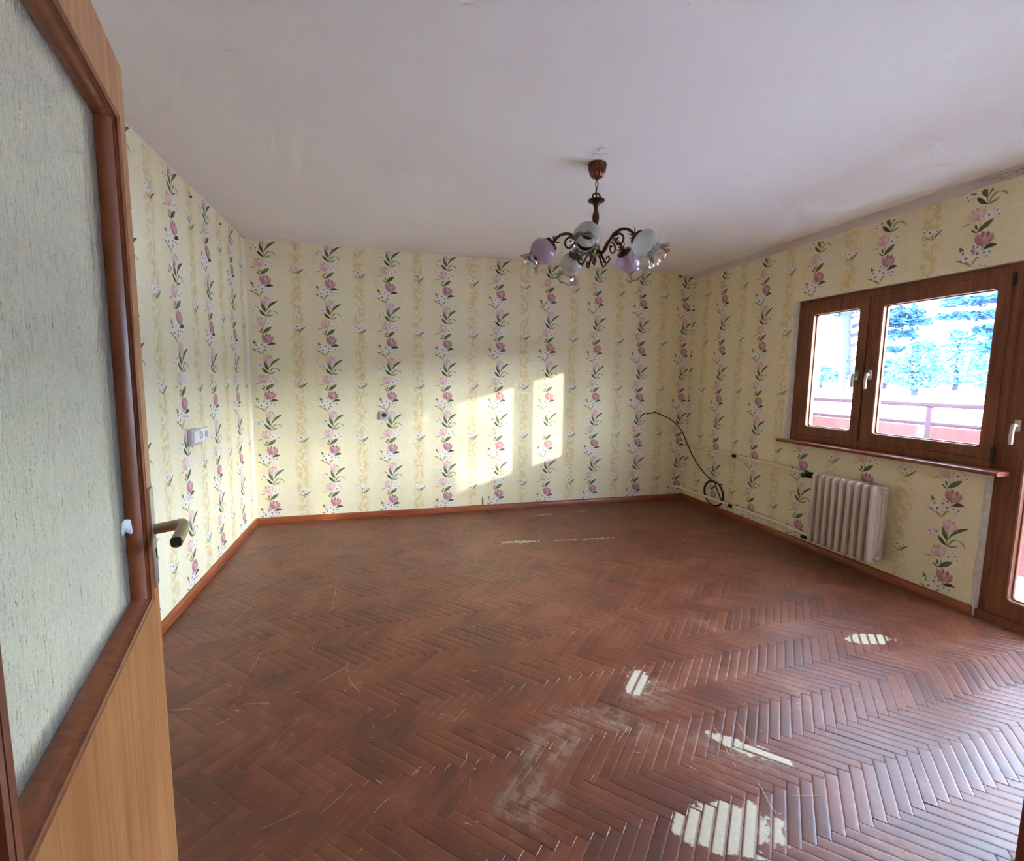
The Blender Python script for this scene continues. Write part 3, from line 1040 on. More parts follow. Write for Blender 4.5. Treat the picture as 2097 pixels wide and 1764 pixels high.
# scrap of clear tape and paper stuck at the glass edge
bm = B()
pts = [(ix1 - 0.034, 0.0235, 1.045), (ix1 - 0.010, 0.0225, 1.048), (ix1 - 0.004, 0.0170, 1.046), (ix1 - 0.002, 0.0145, 1.044)]
low = [(p[0] + 0.001, p[1] - (0.002 if i > 1 else 0), p[2] - (0.026 + 0.006 * (i == 2))) for i, p in enumerate(pts)]
va = [bm.verts.new(p) for p in pts]; vb = [bm.verts.new(p) for p in low]
for i in range(3): bm.faces.new((va[i], va[i + 1], vb[i + 1], vb[i]))
tp = obj('tape_scrap', bm, PAPER, door, smooth=60)
md = tp.modifiers.new('thick', 'SOLIDIFY'); md.thickness = 0.0006

# ------------------------------------------------------------------ window and balcony door
XF = 3.352                                  # face of the fixed frame
XS = 3.345                                  # face of the sashes
win = empty('window_1', (XF, 2.5, WZB))
win['kind'] = 'structure'
tag(win, 'brown wooden two-sash window beside the balcony door', 'window')


def wbox(bm, x0, x1, y0, y1, z0, z1, bev=0.003):
    return box(bm, x0 - XF, x1 - XF, y0 - 2.5, y1 - 2.5, z0 - WZB, z1 - WZB, bev, 2)


for b in ((XF, 3.43, 3.146, 3.215, WZB, 2.018), (XF, 3.43, 1.786, 1.832, WZB, 2.018), (XF, 3.43, 1.832, 3.146, 1.965, 2.018), (XF, 3.43, 1.832, 3.146, WZB, 0.930), (XF + 0.012, 3.43, 2.604, 2.632, 0.930, 1.965)):
    bm = B(); wbox(bm, *b); obj('frame_bar', bm, WINW, win)
# plaster bead beside the frame
bm = B()
n = 14; A = []; rnd = random.Random(8)
for i in range(n + 1):
    z = WZB + 0.004 + (2.018 - WZB) * i / n
    j = rnd.uniform(-0.004, 0.004)
    A.append([bm.verts.new((x - XF, y - 2.5, z - WZB)) for x, y in ((XF + 0.02, 3.212), (XF - 0.006, 3.216 + j * 0.4), (XR - 0.003, 3.232 + j), (XR - 0.002, 3.246 + j), (XR + 0.004, 3.246))])
for a, b in zip(A[:-1], A[1:]):
    for k in range(4): bm.faces.new((a[k], b[k], b[k + 1], a[k + 1]))
obj('plaster_bead', bm, PLASTER, win, smooth=50)
bm = B()
A = []
for i in range(15):
    z = 0.02 + (WZB - 0.02) * i / 14
    j = rnd.uniform(-0.006, 0.006)
    A.append([bm.verts.new((x - XF, y - 2.5, z - WZB)) for x, y in ((XF + 0.01, 1.800), (XF - 0.004, 1.806), (XR - 0.004, 1.812 + j), (XR - 0.002, 1.828 + j), (XR + 0.003, 1.83))])
for a, b in zip(A[:-1], A[1:]):
    for k in range(4): bm.faces.new((a[k], b[k], b[k + 1], a[k + 1]))
obj('plaster_bead', bm, PLASTER, win, smooth=50)


def sash(parent, org, y0, y1, z0, z1, gy0, gy1, gz0_, gz1_, name='sash', rad=0.018):
    """wooden sash with a rounded glass opening; returns the sash object; org: parent's origin"""
    root = empty(name, parent=parent)
    ox_, oy_, oz_ = org

    def ring(y0, y1, z0, z1, r, n=5):
        pts = []
        for cy, cz, a0 in ((y1 - r, z1 - r, 0), (y0 + r, z1 - r, PI / 2), (y0 + r, z0 + r, PI), (y1 - r, z0 + r, 1.5 * PI)):
            for k in range(n):
                a = a0 + PI / 2 * k / (n - 1)
                pts.append((cy + r * math.cos(a), cz + r * math.sin(a)))
        return pts
    bm = B()
    secs = [(ring(y0, y1, z0, z1, 0.002), 3.425), (ring(y0, y1, z0, z1, 0.002), XS + 0.003), (ring(y0 + 0.003, y1 - 0.003, z0 + 0.003, z1 - 0.003, 0.002), XS),
            (ring(gy0 - 0.006, gy1 + 0.006, gz0_ - 0.006, gz1_ + 0.006, rad), XS), (ring(gy0, gy1, gz0_, gz1_, rad), XS + 0.005), (ring(gy0, gy1, gz0_, gz1_, rad), 3.378),
            (ring(gy0 + 0.006, gy1 - 0.006, gz0_ + 0.006, gz1_ - 0.006, rad), 3.380), (ring(gy0 + 0.006, gy1 - 0.006, gz0_ + 0.006, gz1_ - 0.006, rad), 3.398),
            (ring(gy0 - 0.010, gy1 + 0.010, gz0_ - 0.010, gz1_ + 0.010, rad), 3.400), (ring(gy0 - 0.014, gy1 + 0.014, gz0_ - 0.014, gz1_ + 0.014, rad), 3.425)]
    V = [[bm.verts.new((x - ox_, y - oy_, z - oz_)) for y, z in r] for r, x in secs]
    N_ = len(V[0])
    for i in range(len(V)):
        a, b = V[i], V[(i + 1) % len(V)]
        for k in range(N_): bm.faces.new((a[k], a[(k + 1) % N_], b[(k + 1) % N_], b[k]))
    obj('sash_frame', bm, WINW, root, smooth=35)
    bm = B(); box(bm, 3.388 - ox_, 3.392 - ox_, gy0 + 0.001 - oy_, gy1 - 0.001 - oy_, gz0_ + 0.001 - oz_, gz1_ - 0.001 - oz_)
    obj('glass_pane', bm, PANE, root, smooth=0)
    return root


def window_handle(parent, org, y, z, mat, ln=0.10):
    bm = B()
    ox_, oy_, oz_ = org
    x = XS - ox_; y -= oy_; z -= oz_
    box(bm, x - 0.009, x, y - 0.014, y + 0.014, z - 0.034, z + 0.034, 0.004)
    lathe(bm, [(0.010, 0), (0.010, 0.028), (0.008, 0.032)], 14, Matrix.Translation((x - 0.008, y, z)) @ Matrix.Rotation(-PI / 2, 4, 'Y'))
    path = smooth_path([(x - 0.034, y, z + 0.010), (x - 0.037, y, z), (x - 0.038, y + 0.003, z - 0.03), (x - 0.037, y + 0.004, z - ln)], 4)
    tube(bm, path, [0.008, 0.010] + [0.0105] * (len(path) - 3) + [0.009], 10)
    return obj('handle', bm, mat, parent)


WO = (XF, 2.5, WZB)
s1 = sash(win, WO, 2.622, 3.152, 0.926, 1.970, 2.690, 3.070, 0.996, 1.896)
s2 = sash(win, WO, 1.826, 2.613, 0.926, 1.970, 1.894, 2.520, 0.994, 1.892)
window_handle(s2, WO, 2.566, 1.412, NICKEL)
window_handle(s1, WO, 2.664, 1.408, NICKEL, 0.085)
bm = B()
for zz in (0.955, 1.93):
    lathe(bm, [(0.0, -0.045), (0.008, -0.045), (0.008, 0.045), (0, 0.045)], 12, Matrix.Translation((XS - 0.006 - XF, 1.822 - 2.5, zz - WZB)))
    break
obj('hinge', bm, IRON, s2)
bm = B(); lathe(bm, [(0.0, -0.035), (0.008, -0.035), (0.008, 0.035), (0, 0.035)], 12, Matrix.Translation((XS - 0.006 - XF, 1.822 - 2.5, 1.93 - WZB)))
obj('hinge', bm, IRON, s2)

# sill board
bm = B()
pr = [(3.36, 0.846), (3.258, 0.846), (3.247, 0.850), (3.242, 0.859), (3.246, 0.868), (3.257, 0.873), (3.36, 0.873)]
prism(bm, [(x, z) for x, z in pr], 'y', 1.736, 3.252)
o = obj('window_sill', bm, SILLW, smooth=35)
o['kind'] = 'structure'
tag(o, 'narrow red-brown wooden sill board under the window', 'window sill')

# balcony door
bdo = (XF, 1.37, 0.0)
bd = empty('door_1', bdo)
bd['kind'] = 'structure'
tag(bd, 'brown wooden glazed balcony door at the right edge, with an added unseen leaf for daylight', 'door')
for b in ((XF - 0.002, 3.43, 1.752, 1.806, 0.045, WZB), (XF, 3.43, 1.752, 1.786, WZB, 2.018), (XF, 3.43, 0.362, 0.402, 0.045, 2.018), (XF, 3.43, 0.402, 1.752, 1.965, 2.018), (XR + 0.001, 3.60, 0.362, 1.806, -0.08, 0.045)):
    bm = B(); box(bm, b[0] - bdo[0], b[1] - bdo[0], b[2] - bdo[1], b[3] - bdo[1], b[4], b[5], 0.003); obj('frame_bar', bm, WINW, bd)
s3 = sash(bd, bdo, 0.974, 1.770, 0.046, 1.970, 1.058, 1.680, 0.150, 1.892, 'leaf')
added_leaf = sash(bd, bdo, 0.398, 0.966, 0.046, 1.970, 0.480, 0.884, 0.150, 1.892, 'leaf')  # unseen second leaf, added so more daylight reaches the left wall
window_handle(s3, bdo, 1.728, 1.13, NICKEL, 0.105)

# ------------------------------------------------------------------ radiator
NSEC = 9
RY0, RY1, RXF, RXB, RZ0, RZ1 = 2.290, 2.792, 3.130, 3.272, 0.128, 0.668
rad = empty('radiator', (3.2, (RY0 + RY1) / 2, RZ0))
tag(rad, 'white enamelled cast-iron radiator with nine sections under the window', 'radiator')
pit = (RY1 - RY0) / NSEC


def stadium(cx, cz, w_, h_, r, n=6):
    pts = []
    for sx, sz, a0 in ((1, 1, 0), (-1, 1, PI / 2), (-1, -1, PI), (1, -1, 1.5 * PI)):
        for k in range(n):
            a = a0 + PI / 2 * k / (n - 1)
            pts.append((cx + sx * (w_ / 2 - r) + r * math.cos(a), cz + sz * (h_ / 2 - r) + r * math.sin(a)))
    return pts


def rad_section(first=False):
    """one section, centred on y=0, local to the radiator's base point"""
    bm = B()
    H_ = RZ1 - RZ0
    # two columns (front, back) and headers top and bottom: a rounded ring in the xz plane, swept with a rounded y profile
    hw = pit * 0.275
    dep = RXB - RXF

    def loop(inset):
        return stadium(0, H_ / 2, dep - 2 * inset, H_ - 2 * inset, max(0.008, 0.030 - inset))
    offs = [(-hw, 0.012), (-hw * 0.8, 0.005), (-hw * 0.45, 0.001), (0, 0), (hw * 0.45, 0.001), (hw * 0.8, 0.005), (hw, 0.012)]
    O_ = [[bm.verts.new((x, y, z)) for x, z in loop(ins)] for y, ins in offs]
    n = len(O_[0])
    for a, b in zip(O_[:-1], O_[1:]):
        for k in range(n): bm.faces.new((a[k], a[(k + 1) % n], b[(k + 1) % n], b[k]))
    bm.faces.new(O_[0]); bm.faces.new(list(reversed(O_[-1])))
    # shallow flutes on both flanks
    for sy in ((-1, 1) if first else ()):
        for xx in (-0.038, -0.002, 0.034):
            lathe(bm, [(0.0, 0.06), (0.012, 0.075), (0.0135, 0.11), (0.0135, H_ - 0.11), (0.012, H_ - 0.075), (0.0, H_ - 0.06)], 10,
                  Matrix.Translation((xx, sy * (hw - 0.0005), 0)) @ Matrix.Diagonal((1, 0.32, 1, 1)))
    # hub bosses that join the sections
    for zz in (0.038, H_ - 0.038):
        lathe(bm, [(0.022, -pit / 2), (0.022, pit / 2)], 16, Matrix.Translation((0, 0, zz)) @ Matrix.Rotation(-PI / 2, 4, 'X'))
    return bm


sec_end = obj('radiator_section', rad_section(True), ENAMEL, rad, smooth=50)
sec_end.location = (0, RY0 - (RY0 + RY1) / 2 + pit / 2, 0)
sec0 = obj('radiator_section', rad_section(), ENAMEL, rad, smooth=50)
sec0.location = (0, RY0 - (RY0 + RY1) / 2 + pit * 1.5, 0)
for i in range(2, NSEC):
    c = sec0.copy(); COL.objects.link(c); c.parent = rad
    c.location = (0, RY0 - (RY0 + RY1) / 2 + pit * (i + 0.5), 0)
for zz, yy in ((0.038, RY1 + 0.006), (0.502, RY1 + 0.006)):
    pass
# end plugs and wall brackets
for zz in (0.038, RZ1 - RZ0 - 0.038):
    bm = B(); lathe(bm, [(0.0, 0), (0.018, 0), (0.018, 0.012), (0.012, 0.016), (0, 0.016)], 6, Matrix.Translation((0, -(RY1 - RY0) / 2 + 0.004, zz)) @ Matrix.Rotation(PI / 2, 4, 'X'))
    obj('end_plug', bm, ENAMEL, rad, smooth=30)
for yy in (-0.14, 0.14):
    bm = B(); tube(bm, [(0.124, yy, 0.06), (0.0, yy, 0.06), (-0.02, yy, 0.07)], 0.008, 8); obj('wall_bracket', bm, IRON, rad)

# pipes
XPI = 3.255


def pipe_run(name, pts, joint_y, label):
    root = empty(name, pts[0])
    tag(root, label, 'pipe')
    base = Vector(pts[0])
    bm = B(); tube(bm, [Vector(p) - base for p in smooth_path(pts, 5)], 0.0130, 12); obj('pipe', bm, PIPE, root, smooth=60)
    z = [p for p in pts if p[1] < 4.4]
    a, b = Vector(z[0]), Vector(z[-1])
    f = (a.y - joint_y) / (a.y - b.y)
    c = a.lerp(b, f)
    d = (b - a).normalized()
    M_ = Matrix.Translation(c - base) @ d.to_track_quat('Z', 'Y').to_matrix().to_4x4()
    bm = B(); lathe(bm, [(0.0, -0.016), (0.017, -0.016), (0.018, -0.008), (0.018, 0.008), (0.017, 0.016), (0, 0.016)], 14, M_)
    obj('pipe_clip', bm, IRON, root, smooth=30)
    bm = B(); tube(bm, [c - base, Vector((XR + 0.004, c.y, c.z)) - base], 0.004, 8); obj('clip_pin', bm, IRON, root)
    return root, base


r_, b_ = pipe_run('heating_pipe', [(XPI - 0.002, YB - 0.001, 0.661), (XPI, 4.56, 0.658), (XPI, 4.39, 0.650), (XPI, 3.72, 0.642), (XPI - 0.005, 3.2, 0.637), (3.215, 2.90, 0.631), (3.203, 2.84, 0.630)], 3.72, 'upper cream heating pipe running from the corner to the radiator valve')
# valve on the upper pipe
bm = B()
Mv = Matrix.Translation(Vector((3.206, 2.856, 0.630)) - b_) @ Matrix.Rotation(PI / 2, 4, 'X')
lathe(bm, [(0.0, -0.050), (0.016, -0.050), (0.018, -0.044), (0.018, -0.022), (0.024, -0.018), (0.026, 0.0), (0.024, 0.020), (0.016, 0.026), (0.015, 0.048), (0, 0.048)], 10, Mv)
Mk = Matrix.Translation(Vector((3.200, 2.866, 0.632)) - b_) @ Matrix.Rotation(-PI / 2, 4, 'Y')
lathe(bm, [(0.012, 0.0), (0.012, 0.03), (0.020, 0.034), (0.021, 0.056), (0.017, 0.060)], 10, Mk)
v = obj('valve', bm, IRON, r_, smooth=30); v['label'] = 'dark green-black radiator valve'
r_, b_ = pipe_run('heating_pipe', [(3.212, YB - 0.001, 0.142), (3.222, 4.585, 0.146), (3.250, 4.53, 0.142), (XPI, 4.38, 0.136), (XPI, 3.73, 0.146), (XPI - 0.006, 3.2, 0.146), (3.215, 2.90, 0.150), (3.205, 2.82, 0.160)], 3.73, 'lower cream heating pipe running just above the baseboard to the radiator')
bm = B(); lathe(bm, [(0.0, -0.02), (0.017, -0.02), (0.02, -0.012), (0.02, 0.012), (0.017, 0.02), (0, 0.02)], 8, Matrix.Translation(Vector((3.212, 2.87, 0.128)) - b_) @ Matrix.Rotation(PI / 2, 4, 'X'))
obj('union_nut', bm, IRON, r_, smooth=30)

# ------------------------------------------------------------------ black cable with a coil
bm = B()
cab = [(2.812, 4.612, 0.984), (2.830, 4.590, 0.992), (2.90, 4.575, 1.000), (2.99, 4.575, 0.968), (3.082, 4.575, 0.929), (3.175, 4.57, 0.862), (3.226, 4.53, 0.775), (3.226, 4.43, 0.655), (3.240, 4.33, 0.520),
       (3.268, 4.20, 0.392), (3.288, 4.10, 0.330), (3.296, 4.03, 0.298)]
ccy, ccz, cr = 4.062, 0.188, 0.124
co = []
for k in range(0, 66):
    a = PI * 0.40 - k * 2 * PI / 20
    j = 0.010 * math.sin(k * 0.33)
    co.append((3.300 - 0.004 * math.sin(a) - 0.004 * (k // 20), ccy - math.cos(a) * (cr * 1.18 + j), ccz + 0.0 + math.sin(a) * (cr + j) * 1.03))
co = [(x, y, max(0.064, z)) for x, y, z in co]
cab += co
cab += [(3.262, 3.99, 0.300), (3.262, 3.94, 0.312), (3.262, 3.90, 0.316)]
tube(bm, smooth_path(cab, 4), 0.0058, 8)
o = obj('coaxial_cable', bm, BLACKR, smooth=60)
tag(o, 'black cable drooping from the back wall into a coil above the corner baseboard', 'cable')
bm = B(); lathe(bm, [(0.0, 0), (0.006, 0), (0.006, 0.012), (0.010, 0.014), (0.010, 0.02), (0, 0.021)], 10, Matrix.Translation((2.912, YB, 1.003)) @ Matrix.Rotation(PI / 2, 4, 'X'))
o = obj('wall_nail', bm, DARKP, smooth=40); tag(o, 'small dark nail in the back wall where the cable hangs', 'nail')


# ------------------------------------------------------------------ sockets and switch
def socket_unit(bm_plate, M_, root, wells, w_, h_):
    pass


def face_M(pos, u, n):
    """local x -> u (viewer's right), y -> up, z -> n (out of the wall)"""
    u, n = Vector(u), Vector(n)
    return Matrix(((u.x, 0, n.x, pos[0]), (u.y, 0, n.y, pos[1]), (u.z, 1, n.z, pos[2]), (0, 0, 0, 1)))


def well(root, cx, cy, z, mat_in, r=0.021):
    bm = B()
    lathe(bm, [(r + 0.003, z), (r + 0.003, z + 0.002), (r, z + 0.002), (r * 0.96, z - 0.009), (0, z - 0.009)], 24, Matrix.Translation((cx, cy, 0)))
    a = obj('socket_well', bm, mat_in, root, smooth=35)
    for s in (-1, 1):
        bm = B(); lathe(bm, [(0.003, z - 0.0088), (0.003, z - 0.007), (0, z - 0.007)], 10, Matrix.Translation((cx + s * 0.0095, cy, 0)))
        obj('pin_hole', bm, DARKP, a)
    for s in (-1, 1):
        bm = B(); box(bm, cx - 0.003, cx + 0.003, cy + s * (r - 0.002) - 0.003, cy + s * (r - 0.002) + 0.003, z - 0.008, z + 0.001)
        obj('earth_clip', bm, NICKEL, a, smooth=0)


so = empty('wall_socket')
so.matrix_world = face_M((-0.014, YB, 0.992), (1, 0, 0), (0, -1, 0))
bm = B(); box(bm, -0.039, 0.039, -0.039, 0.039, 0.0, 0.022, 0.005, 3); obj('socket_body', bm, GREYP, so)
well(so, 0, 0, 0.0225, DARKP, 0.019)
tag(so, 'single white wall socket with a dark well on the back wall', 'socket')

sw = empty('light_switch')
sw.matrix_world = face_M((XL, 3.262, 0.968), (0, 1, 0), (1, 0, 0))
bm = B(); box(bm, -0.060, 0.060, -0.052, 0.052, 0.0, 0.030, 0.005, 3); obj('switch_body', bm, GREYP, sw)
bm = B(); box(bm, -0.040, 0.040, -0.034, 0.034, 0.030, 0.034, 0.003, 2); obj('rocker', bm, WHITEP, sw)
tag(sw, 'grey-white surface-mounted switch box on the left wall', 'switch')

ds = empty('double_socket')
ds.matrix_world = face_M((XL, 3.428, 0.964), (0, 1, 0), (1, 0, 0))
bm = B(); box(bm, -0.092, 0.092, -0.042, 0.042, 0.0, 0.014, 0.004, 2); obj('socket_body', bm, WHITEP, ds)
well(ds, -0.045, 0, 0.0145, GREYP)
well(ds, 0.045, 0, 0.0145, GREYP)
tag(ds, 'white double wall socket beside the switch on the left wall', 'socket')

for k, (y, z, lab) in enumerate(((3.477, 2.454, 'tiny dark nail high on the left wall, nearer the door'), (4.028, 2.459, 'tiny dark nail high on the left wall, nearer the corner'))):
    bm = B(); lathe(bm, [(0.0, 0), (0.006, 0), (0.007, 0.008), (0, 0.010)], 10, Matrix.Translation((XL, y, z)) @ Matrix.Rotation(PI / 2, 4, 'Y'))
    o = obj('wall_nail', bm, DARKP, smooth=40); tag(o, lab, 'nail', 'nails under the ceiling of the left wall')
bm = B(); box(bm, 3.128, 3.166, YB - 0.022, YB, 2.484, 2.500, 0.003)
o = obj('cable_clip', bm, DARKP); tag(o, 'small dark clip under the ceiling near the right back corner', 'clip')
# torn scrap at the back baseboard
bm = B()
v = [bm.verts.new(p) for p in ((0.944, YB - 0.003, 0.056), (0.958, YB - 0.006, 0.056), (0.960, YB - 0.010, 0.082), (0.953, YB - 0.004, 0.150), (0.946, YB - 0.004, 0.100))]
bm.faces.new(v)
o = obj('torn_paper', bm, simple('torn_brown_paper', (132, 100, 72), 0.8), smooth=0)
md = o.modifiers.new('thick', 'SOLIDIFY'); md.thickness = 0.001
tag(o, 'small torn brown flap of wallpaper above the back baseboard', 'paper')

# ------------------------------------------------------------------ chandelier
CX, CY = 1.135, 2.470
ch = empty('chandelier', (CX, CY, ZC))
tag(ch, 'bronze five-arm chandelier with lilac and white glass shades', 'chandelier')
# canopy (fluted bell)
bm = B()
prof = [(0.0, 0.0), (0.046, 0.0), (0.050, -0.004), (0.047, -0.010), (0.044, -0.030), (0.038, -0.055), (0.028, -0.072), (0.014, -0.080), (0.006, -0.083), (0.004, -0.092), (0.0, -0.092)]


def flute(th, i, r, z):
    k = 1 + (0.09 * math.cos(12 * th) if 3 <= i <= 6 else 0)
    return r * k, z


lathe(bm, prof, 72, None, flute); obj('canopy', bm, COPPER, ch, smooth=60)
# chain links
for i in range(2):
    bm = B()
    zc_ = -0.108 - i * 0.032
    pts = []
    for k in range(20):
        a = 2 * PI * k / 20
        x, z = 0.008 * math.cos(a), zc_ + 0.020 * math.sin(a)
        pts.append((x, 0, z) if i % 2 == 0 else (x * 0.5, x, z))
    tube(bm, pts, 0.0022, 8, closed=True); obj('chain_link', bm, BRONZE, ch, smooth=80)
bm = B()
tube(bm, smooth_path([(0.0, 0.004, -0.09), (0.006, 0.006, -0.11), (-0.005, 0.006, -0.14), (0.0, 0.0, -0.19)], 5), 0.0016, 6); obj('wire', bm, BRONZE, ch, smooth=80)
# loop and disc
bm = B()
ht = -0.157
pts = [(0.022 * s * math.cos(a), 0.0, 0) for s, a in ((1, 0),)]
arc = [(-0.022, 0, -0.190), (-0.022, 0, -0.172)] + [(0.022 * math.cos(PI - PI * k / 10), 0, -0.172 + 0.018 * math.sin(PI * k / 10)) for k in range(1, 10)] + [(0.022, 0, -0.172), (0.022, 0, -0.190)]
tube(bm, arc, 0.005, 8)
tube(bm, [(0, 0, -0.156), (0, 0, -0.190)], 0.0035, 8)
obj('loop', bm, BRONZE, ch, smooth=60)
bm = B()
lathe(bm, [(0.0, -0.184), (0.020, -0.185), (0.045, -0.190), (0.047, -0.194), (0.044, -0.198), (0.020, -0.206), (0.017, -0.212), (0.0, -0.212)], 36); obj('disc', bm, BRONZE, ch, smooth=50)
# turned stem
bm = B()
lathe(bm, [(0.0, -0.208), (0.016, -0.210), (0.018, -0.217), (0.013, -0.224), (0.011, -0.240), (0.013, -0.252), (0.018, -0.268), (0.019, -0.288), (0.016, -0.306), (0.012, -0.322), (0.012, -0.370), (0.015, -0.385),
          (0.013, -0.40), (0.016, -0.430), (0.030, -0.445), (0.032, -0.462), (0.026, -0.478), (0.014, -0.488), (0.010, -0.505), (0.013, -0.516), (0.008, -0.530), (0.003, -0.540), (0.0, -0.541)], 28)
obj('stem', bm, BRONZE, ch, smooth=50)

az_cam = math.atan2(-CY, -CX)              # direction from the chandelier to the camera
arm_pts = [(0.020, -0.470), (0.045, -0.474), (0.066, -0.456), (0.084, -0.424), (0.110, -0.388), (0.146, -0.371), (0.182, -0.374), (0.208, -0.390), (0.228, -0.412)]
DOWN = math.radians(41)


def make_arm(lilac):
    root = empty('arm', parent=ch)
    bm = B()
    P = smooth_path([(r, 0, z) for r, z in arm_pts], 5)
    L = len(P)
    tube(bm, P, [0.0095 - 0.0025 * i / L for i in range(L)], 8)
    obj('arm_bar', bm, BRONZE, root, smooth=70)
    # scrolls
    bm = B()
    sp = [(0.098, 0, -0.402)]
    for k in range(15):
        a = 2.2 - k * 0.52
        rad_ = 0.036 - 0.0017 * k
        sp.append((0.140 + rad_ * math.cos(a) * 0.9, 0, -0.424 + rad_ * math.sin(a)))
    tube(bm, smooth_path(sp, 3), [0.0066 - 0.0026 * i / 46 for i in range(46)], 7)
    lathe(bm, [(0, -0.008), (0.006, -0.006), (0.008, 0), (0.006, 0.006), (0, 0.008)], 10, Matrix.Translation((0.128, 0, -0.414)))
    tl = [(0.030, 0, -0.472), (0.044, 0, -0.492), (0.056, 0, -0.516), (0.066, 0, -0.530), (0.082, 0, -0.530), (0.090, 0, -0.514), (0.082, 0, -0.500), (0.072, 0, -0.505), (0.073, 0, -0.514)]
    pp = smooth_path(tl, 4)
    tube(bm, pp, [0.0072 - 0.0035 * i / len(pp) for i in range(len(pp))], 7)
    tube(bm, [(0.066, 0, -0.528), (0.071, 0, -0.548)], [0.004, 0.0015], 7)
    obj('scroll', bm, BRONZE, root, smooth=70)
    # barbs and cup holder
    Ma = Matrix.Translation((0.226, 0, -0.412)) @ Matrix.Rotation(PI / 2 + DOWN, 4, 'Y')    # local z runs along the shade axis
    bm = B()
    lathe(bm, [(0.0, -0.012), (0.008, -0.010), (0.010, -0.004), (0.008, 0.002), (0.012, 0.006), (0.016, 0.010), (0.038, 0.014), (0.042, 0.018), (0.042, 0.027), (0.038, 0.030), (0.0, 0.030)], 30, Ma)
    for a in range(4):
        q = Ma @ Vector((0.008 * math.cos(a * PI / 2 + 0.4), 0.008 * math.sin(a * PI / 2 + 0.4), -0.004))
        q2 = Ma @ Vector((0.026 * math.cos(a * PI / 2 + 0.4), 0.026 * math.sin(a * PI / 2 + 0.4), -0.012))
        q3 = Ma @ Vector((0.030 * math.cos(a * PI / 2 + 0.4), 0.030 * math.sin(a * PI / 2 + 0.4), -0.022))
        tube(bm, [q, q2, q3], [0.004, 0.003, 0.001], 6)
    obj('shade_cup', bm, BRONZE, root, smooth=50)
    bm = B()
    lathe(bm, [(0.0, 0.028), (0.014, 0.028), (0.014, 0.062), (0.012, 0.066), (0.0, 0.066)], 18, Ma)
    obj('lamp_holder', bm, DARKP, root, smooth=50)
    sh = empty('glass_shade', parent=ch)
    bm = B()
    gp = [(0.026, 0.026), (0.044, 0.031), (0.060, 0.044), (0.069, 0.060), (0.072, 0.078), (0.069, 0.098), (0.060, 0.117), (0.050, 0.130), (0.045, 0.138)]
    rings = lathe(bm, gp, 40, Ma)
    for f in [f for f in bm.faces if len(f.verts) > 4]: bm.faces.remove(f)
    g = obj('globe', bm, FROST_L if lilac else FROST_W, sh, smooth=80)
    bm = B()
    outp = [(0.045, 0.138), (0.043, 0.146), (0.045, 0.156), (0.052, 0.168), (0.062, 0.178), (0.074, 0.184)]
    inn = [(r - 0.0022, z + 0.0012) for r, z in reversed(outp)]

    def ruff(th, i, r, z):
        k = i if i < 6 else 11 - i
        am = max(0, k - 2) / 3.0
        return r + 0.003 * am * math.cos(9 * th), z + 0.0035 * am * math.sin(9 * th)
    lathe(bm, outp + inn, 110, Ma, ruff, close=True)
    obj('ruffled_rim', bm, CLEARG, sh, smooth=80)
    return root, sh


for i, (deg, lil) in enumerate(((-8, False), (64, False), (136, True), (208, False), (280, True))):
    a, s_ = make_arm(lil)
    rz = az_cam + math.radians(deg)
    a.rotation_euler = (0, 0, rz)
    s_.rotation_euler = (0, 0, rz)
    if lil: s_['label'] = 'lilac frosted glass shade'
    else: s_['label'] = 'white frosted glass shade'

# ------------------------------------------------------------------ balcony
bm = B(); box(bm, XO, 4.62, -1.4, 4.6, -0.22, -0.08)
o = obj('balcony_floor', bm, CONC, smooth=0); o['kind'] = 'structure'; tag(o, 'pale concrete balcony floor outside the glazed door', 'balcony floor')
bm = B(); box(bm, XO, 4.62, 4.10, 4.28, -0.22, 3.0)
o = obj('wall_balcony', bm, PINKW, smooth=0); o['kind'] = 'structure'; tag(o, 'pinkish side wall at the far end of the balcony', 'wall')
rl = empty('balcony_railing', (4.47, 1.5, -0.08))
tag(rl, 'mauve metal balcony railing with pink infill panels', 'railing')
RO = Vector((4.47, 1.5, -0.08))


def rbox(name, b, mat, bev=0.004):
    bm = B(); box(bm, b[0] - RO.x, b[1] - RO.x, b[2] - RO.y, b[3] - RO.y, b[4] - RO.z, b[5] - RO.z, bev)
    return obj(name, bm, mat, rl)


rbox('top_rail', (4.445, 4.495, -1.4, 4.10, 1.160, 1.196), RAILM)
rbox('middle_rail', (4.450, 4.490, -1.4, 4.10, 1.003, 1.034), RAILM)
posts = [4.05, 2.885, 1.72, 0.555, -0.61]
for y in posts: rbox('post', (4.448, 4.492, y - 0.022, y + 0.022, -0.08, 1.16), RAILM)
for a, b in zip(posts[:-1], posts[1:]): rbox('infill_panel', (4.40, 4.44, b + 0.060, a - 0.050, -0.02, 1.000), PINKW)
# ground
bm = B()
NX, NY = 40, 44
rows = []
for i in range(NX + 1):
    x = 4.7 + (90 - 4.7) * (i / NX) ** 1.8
    row = []
    for j in range(NY + 1):
        y = -70 + 160 * j / NY
        d = math.hypot(x, y)
        z = -1.2 + 2.32 * min(1.0, max(0.0, (d - 6) / 18)) ** 1.2
        if d > 26: z += (d - 26) * 0.012
        row.append(bm.verts.new((x, y, z)))
    rows.append(row)
for a, b in zip(rows[:-1], rows[1:]):
    for k in range(NY): bm.faces.new((a[k], b[k], b[k + 1], a[k + 1]))
o = obj('ground', bm, GROUND, smooth=60); o['kind'] = 'structure'; tag(o, 'bright pale ground sloping up beyond the balcony', 'ground')


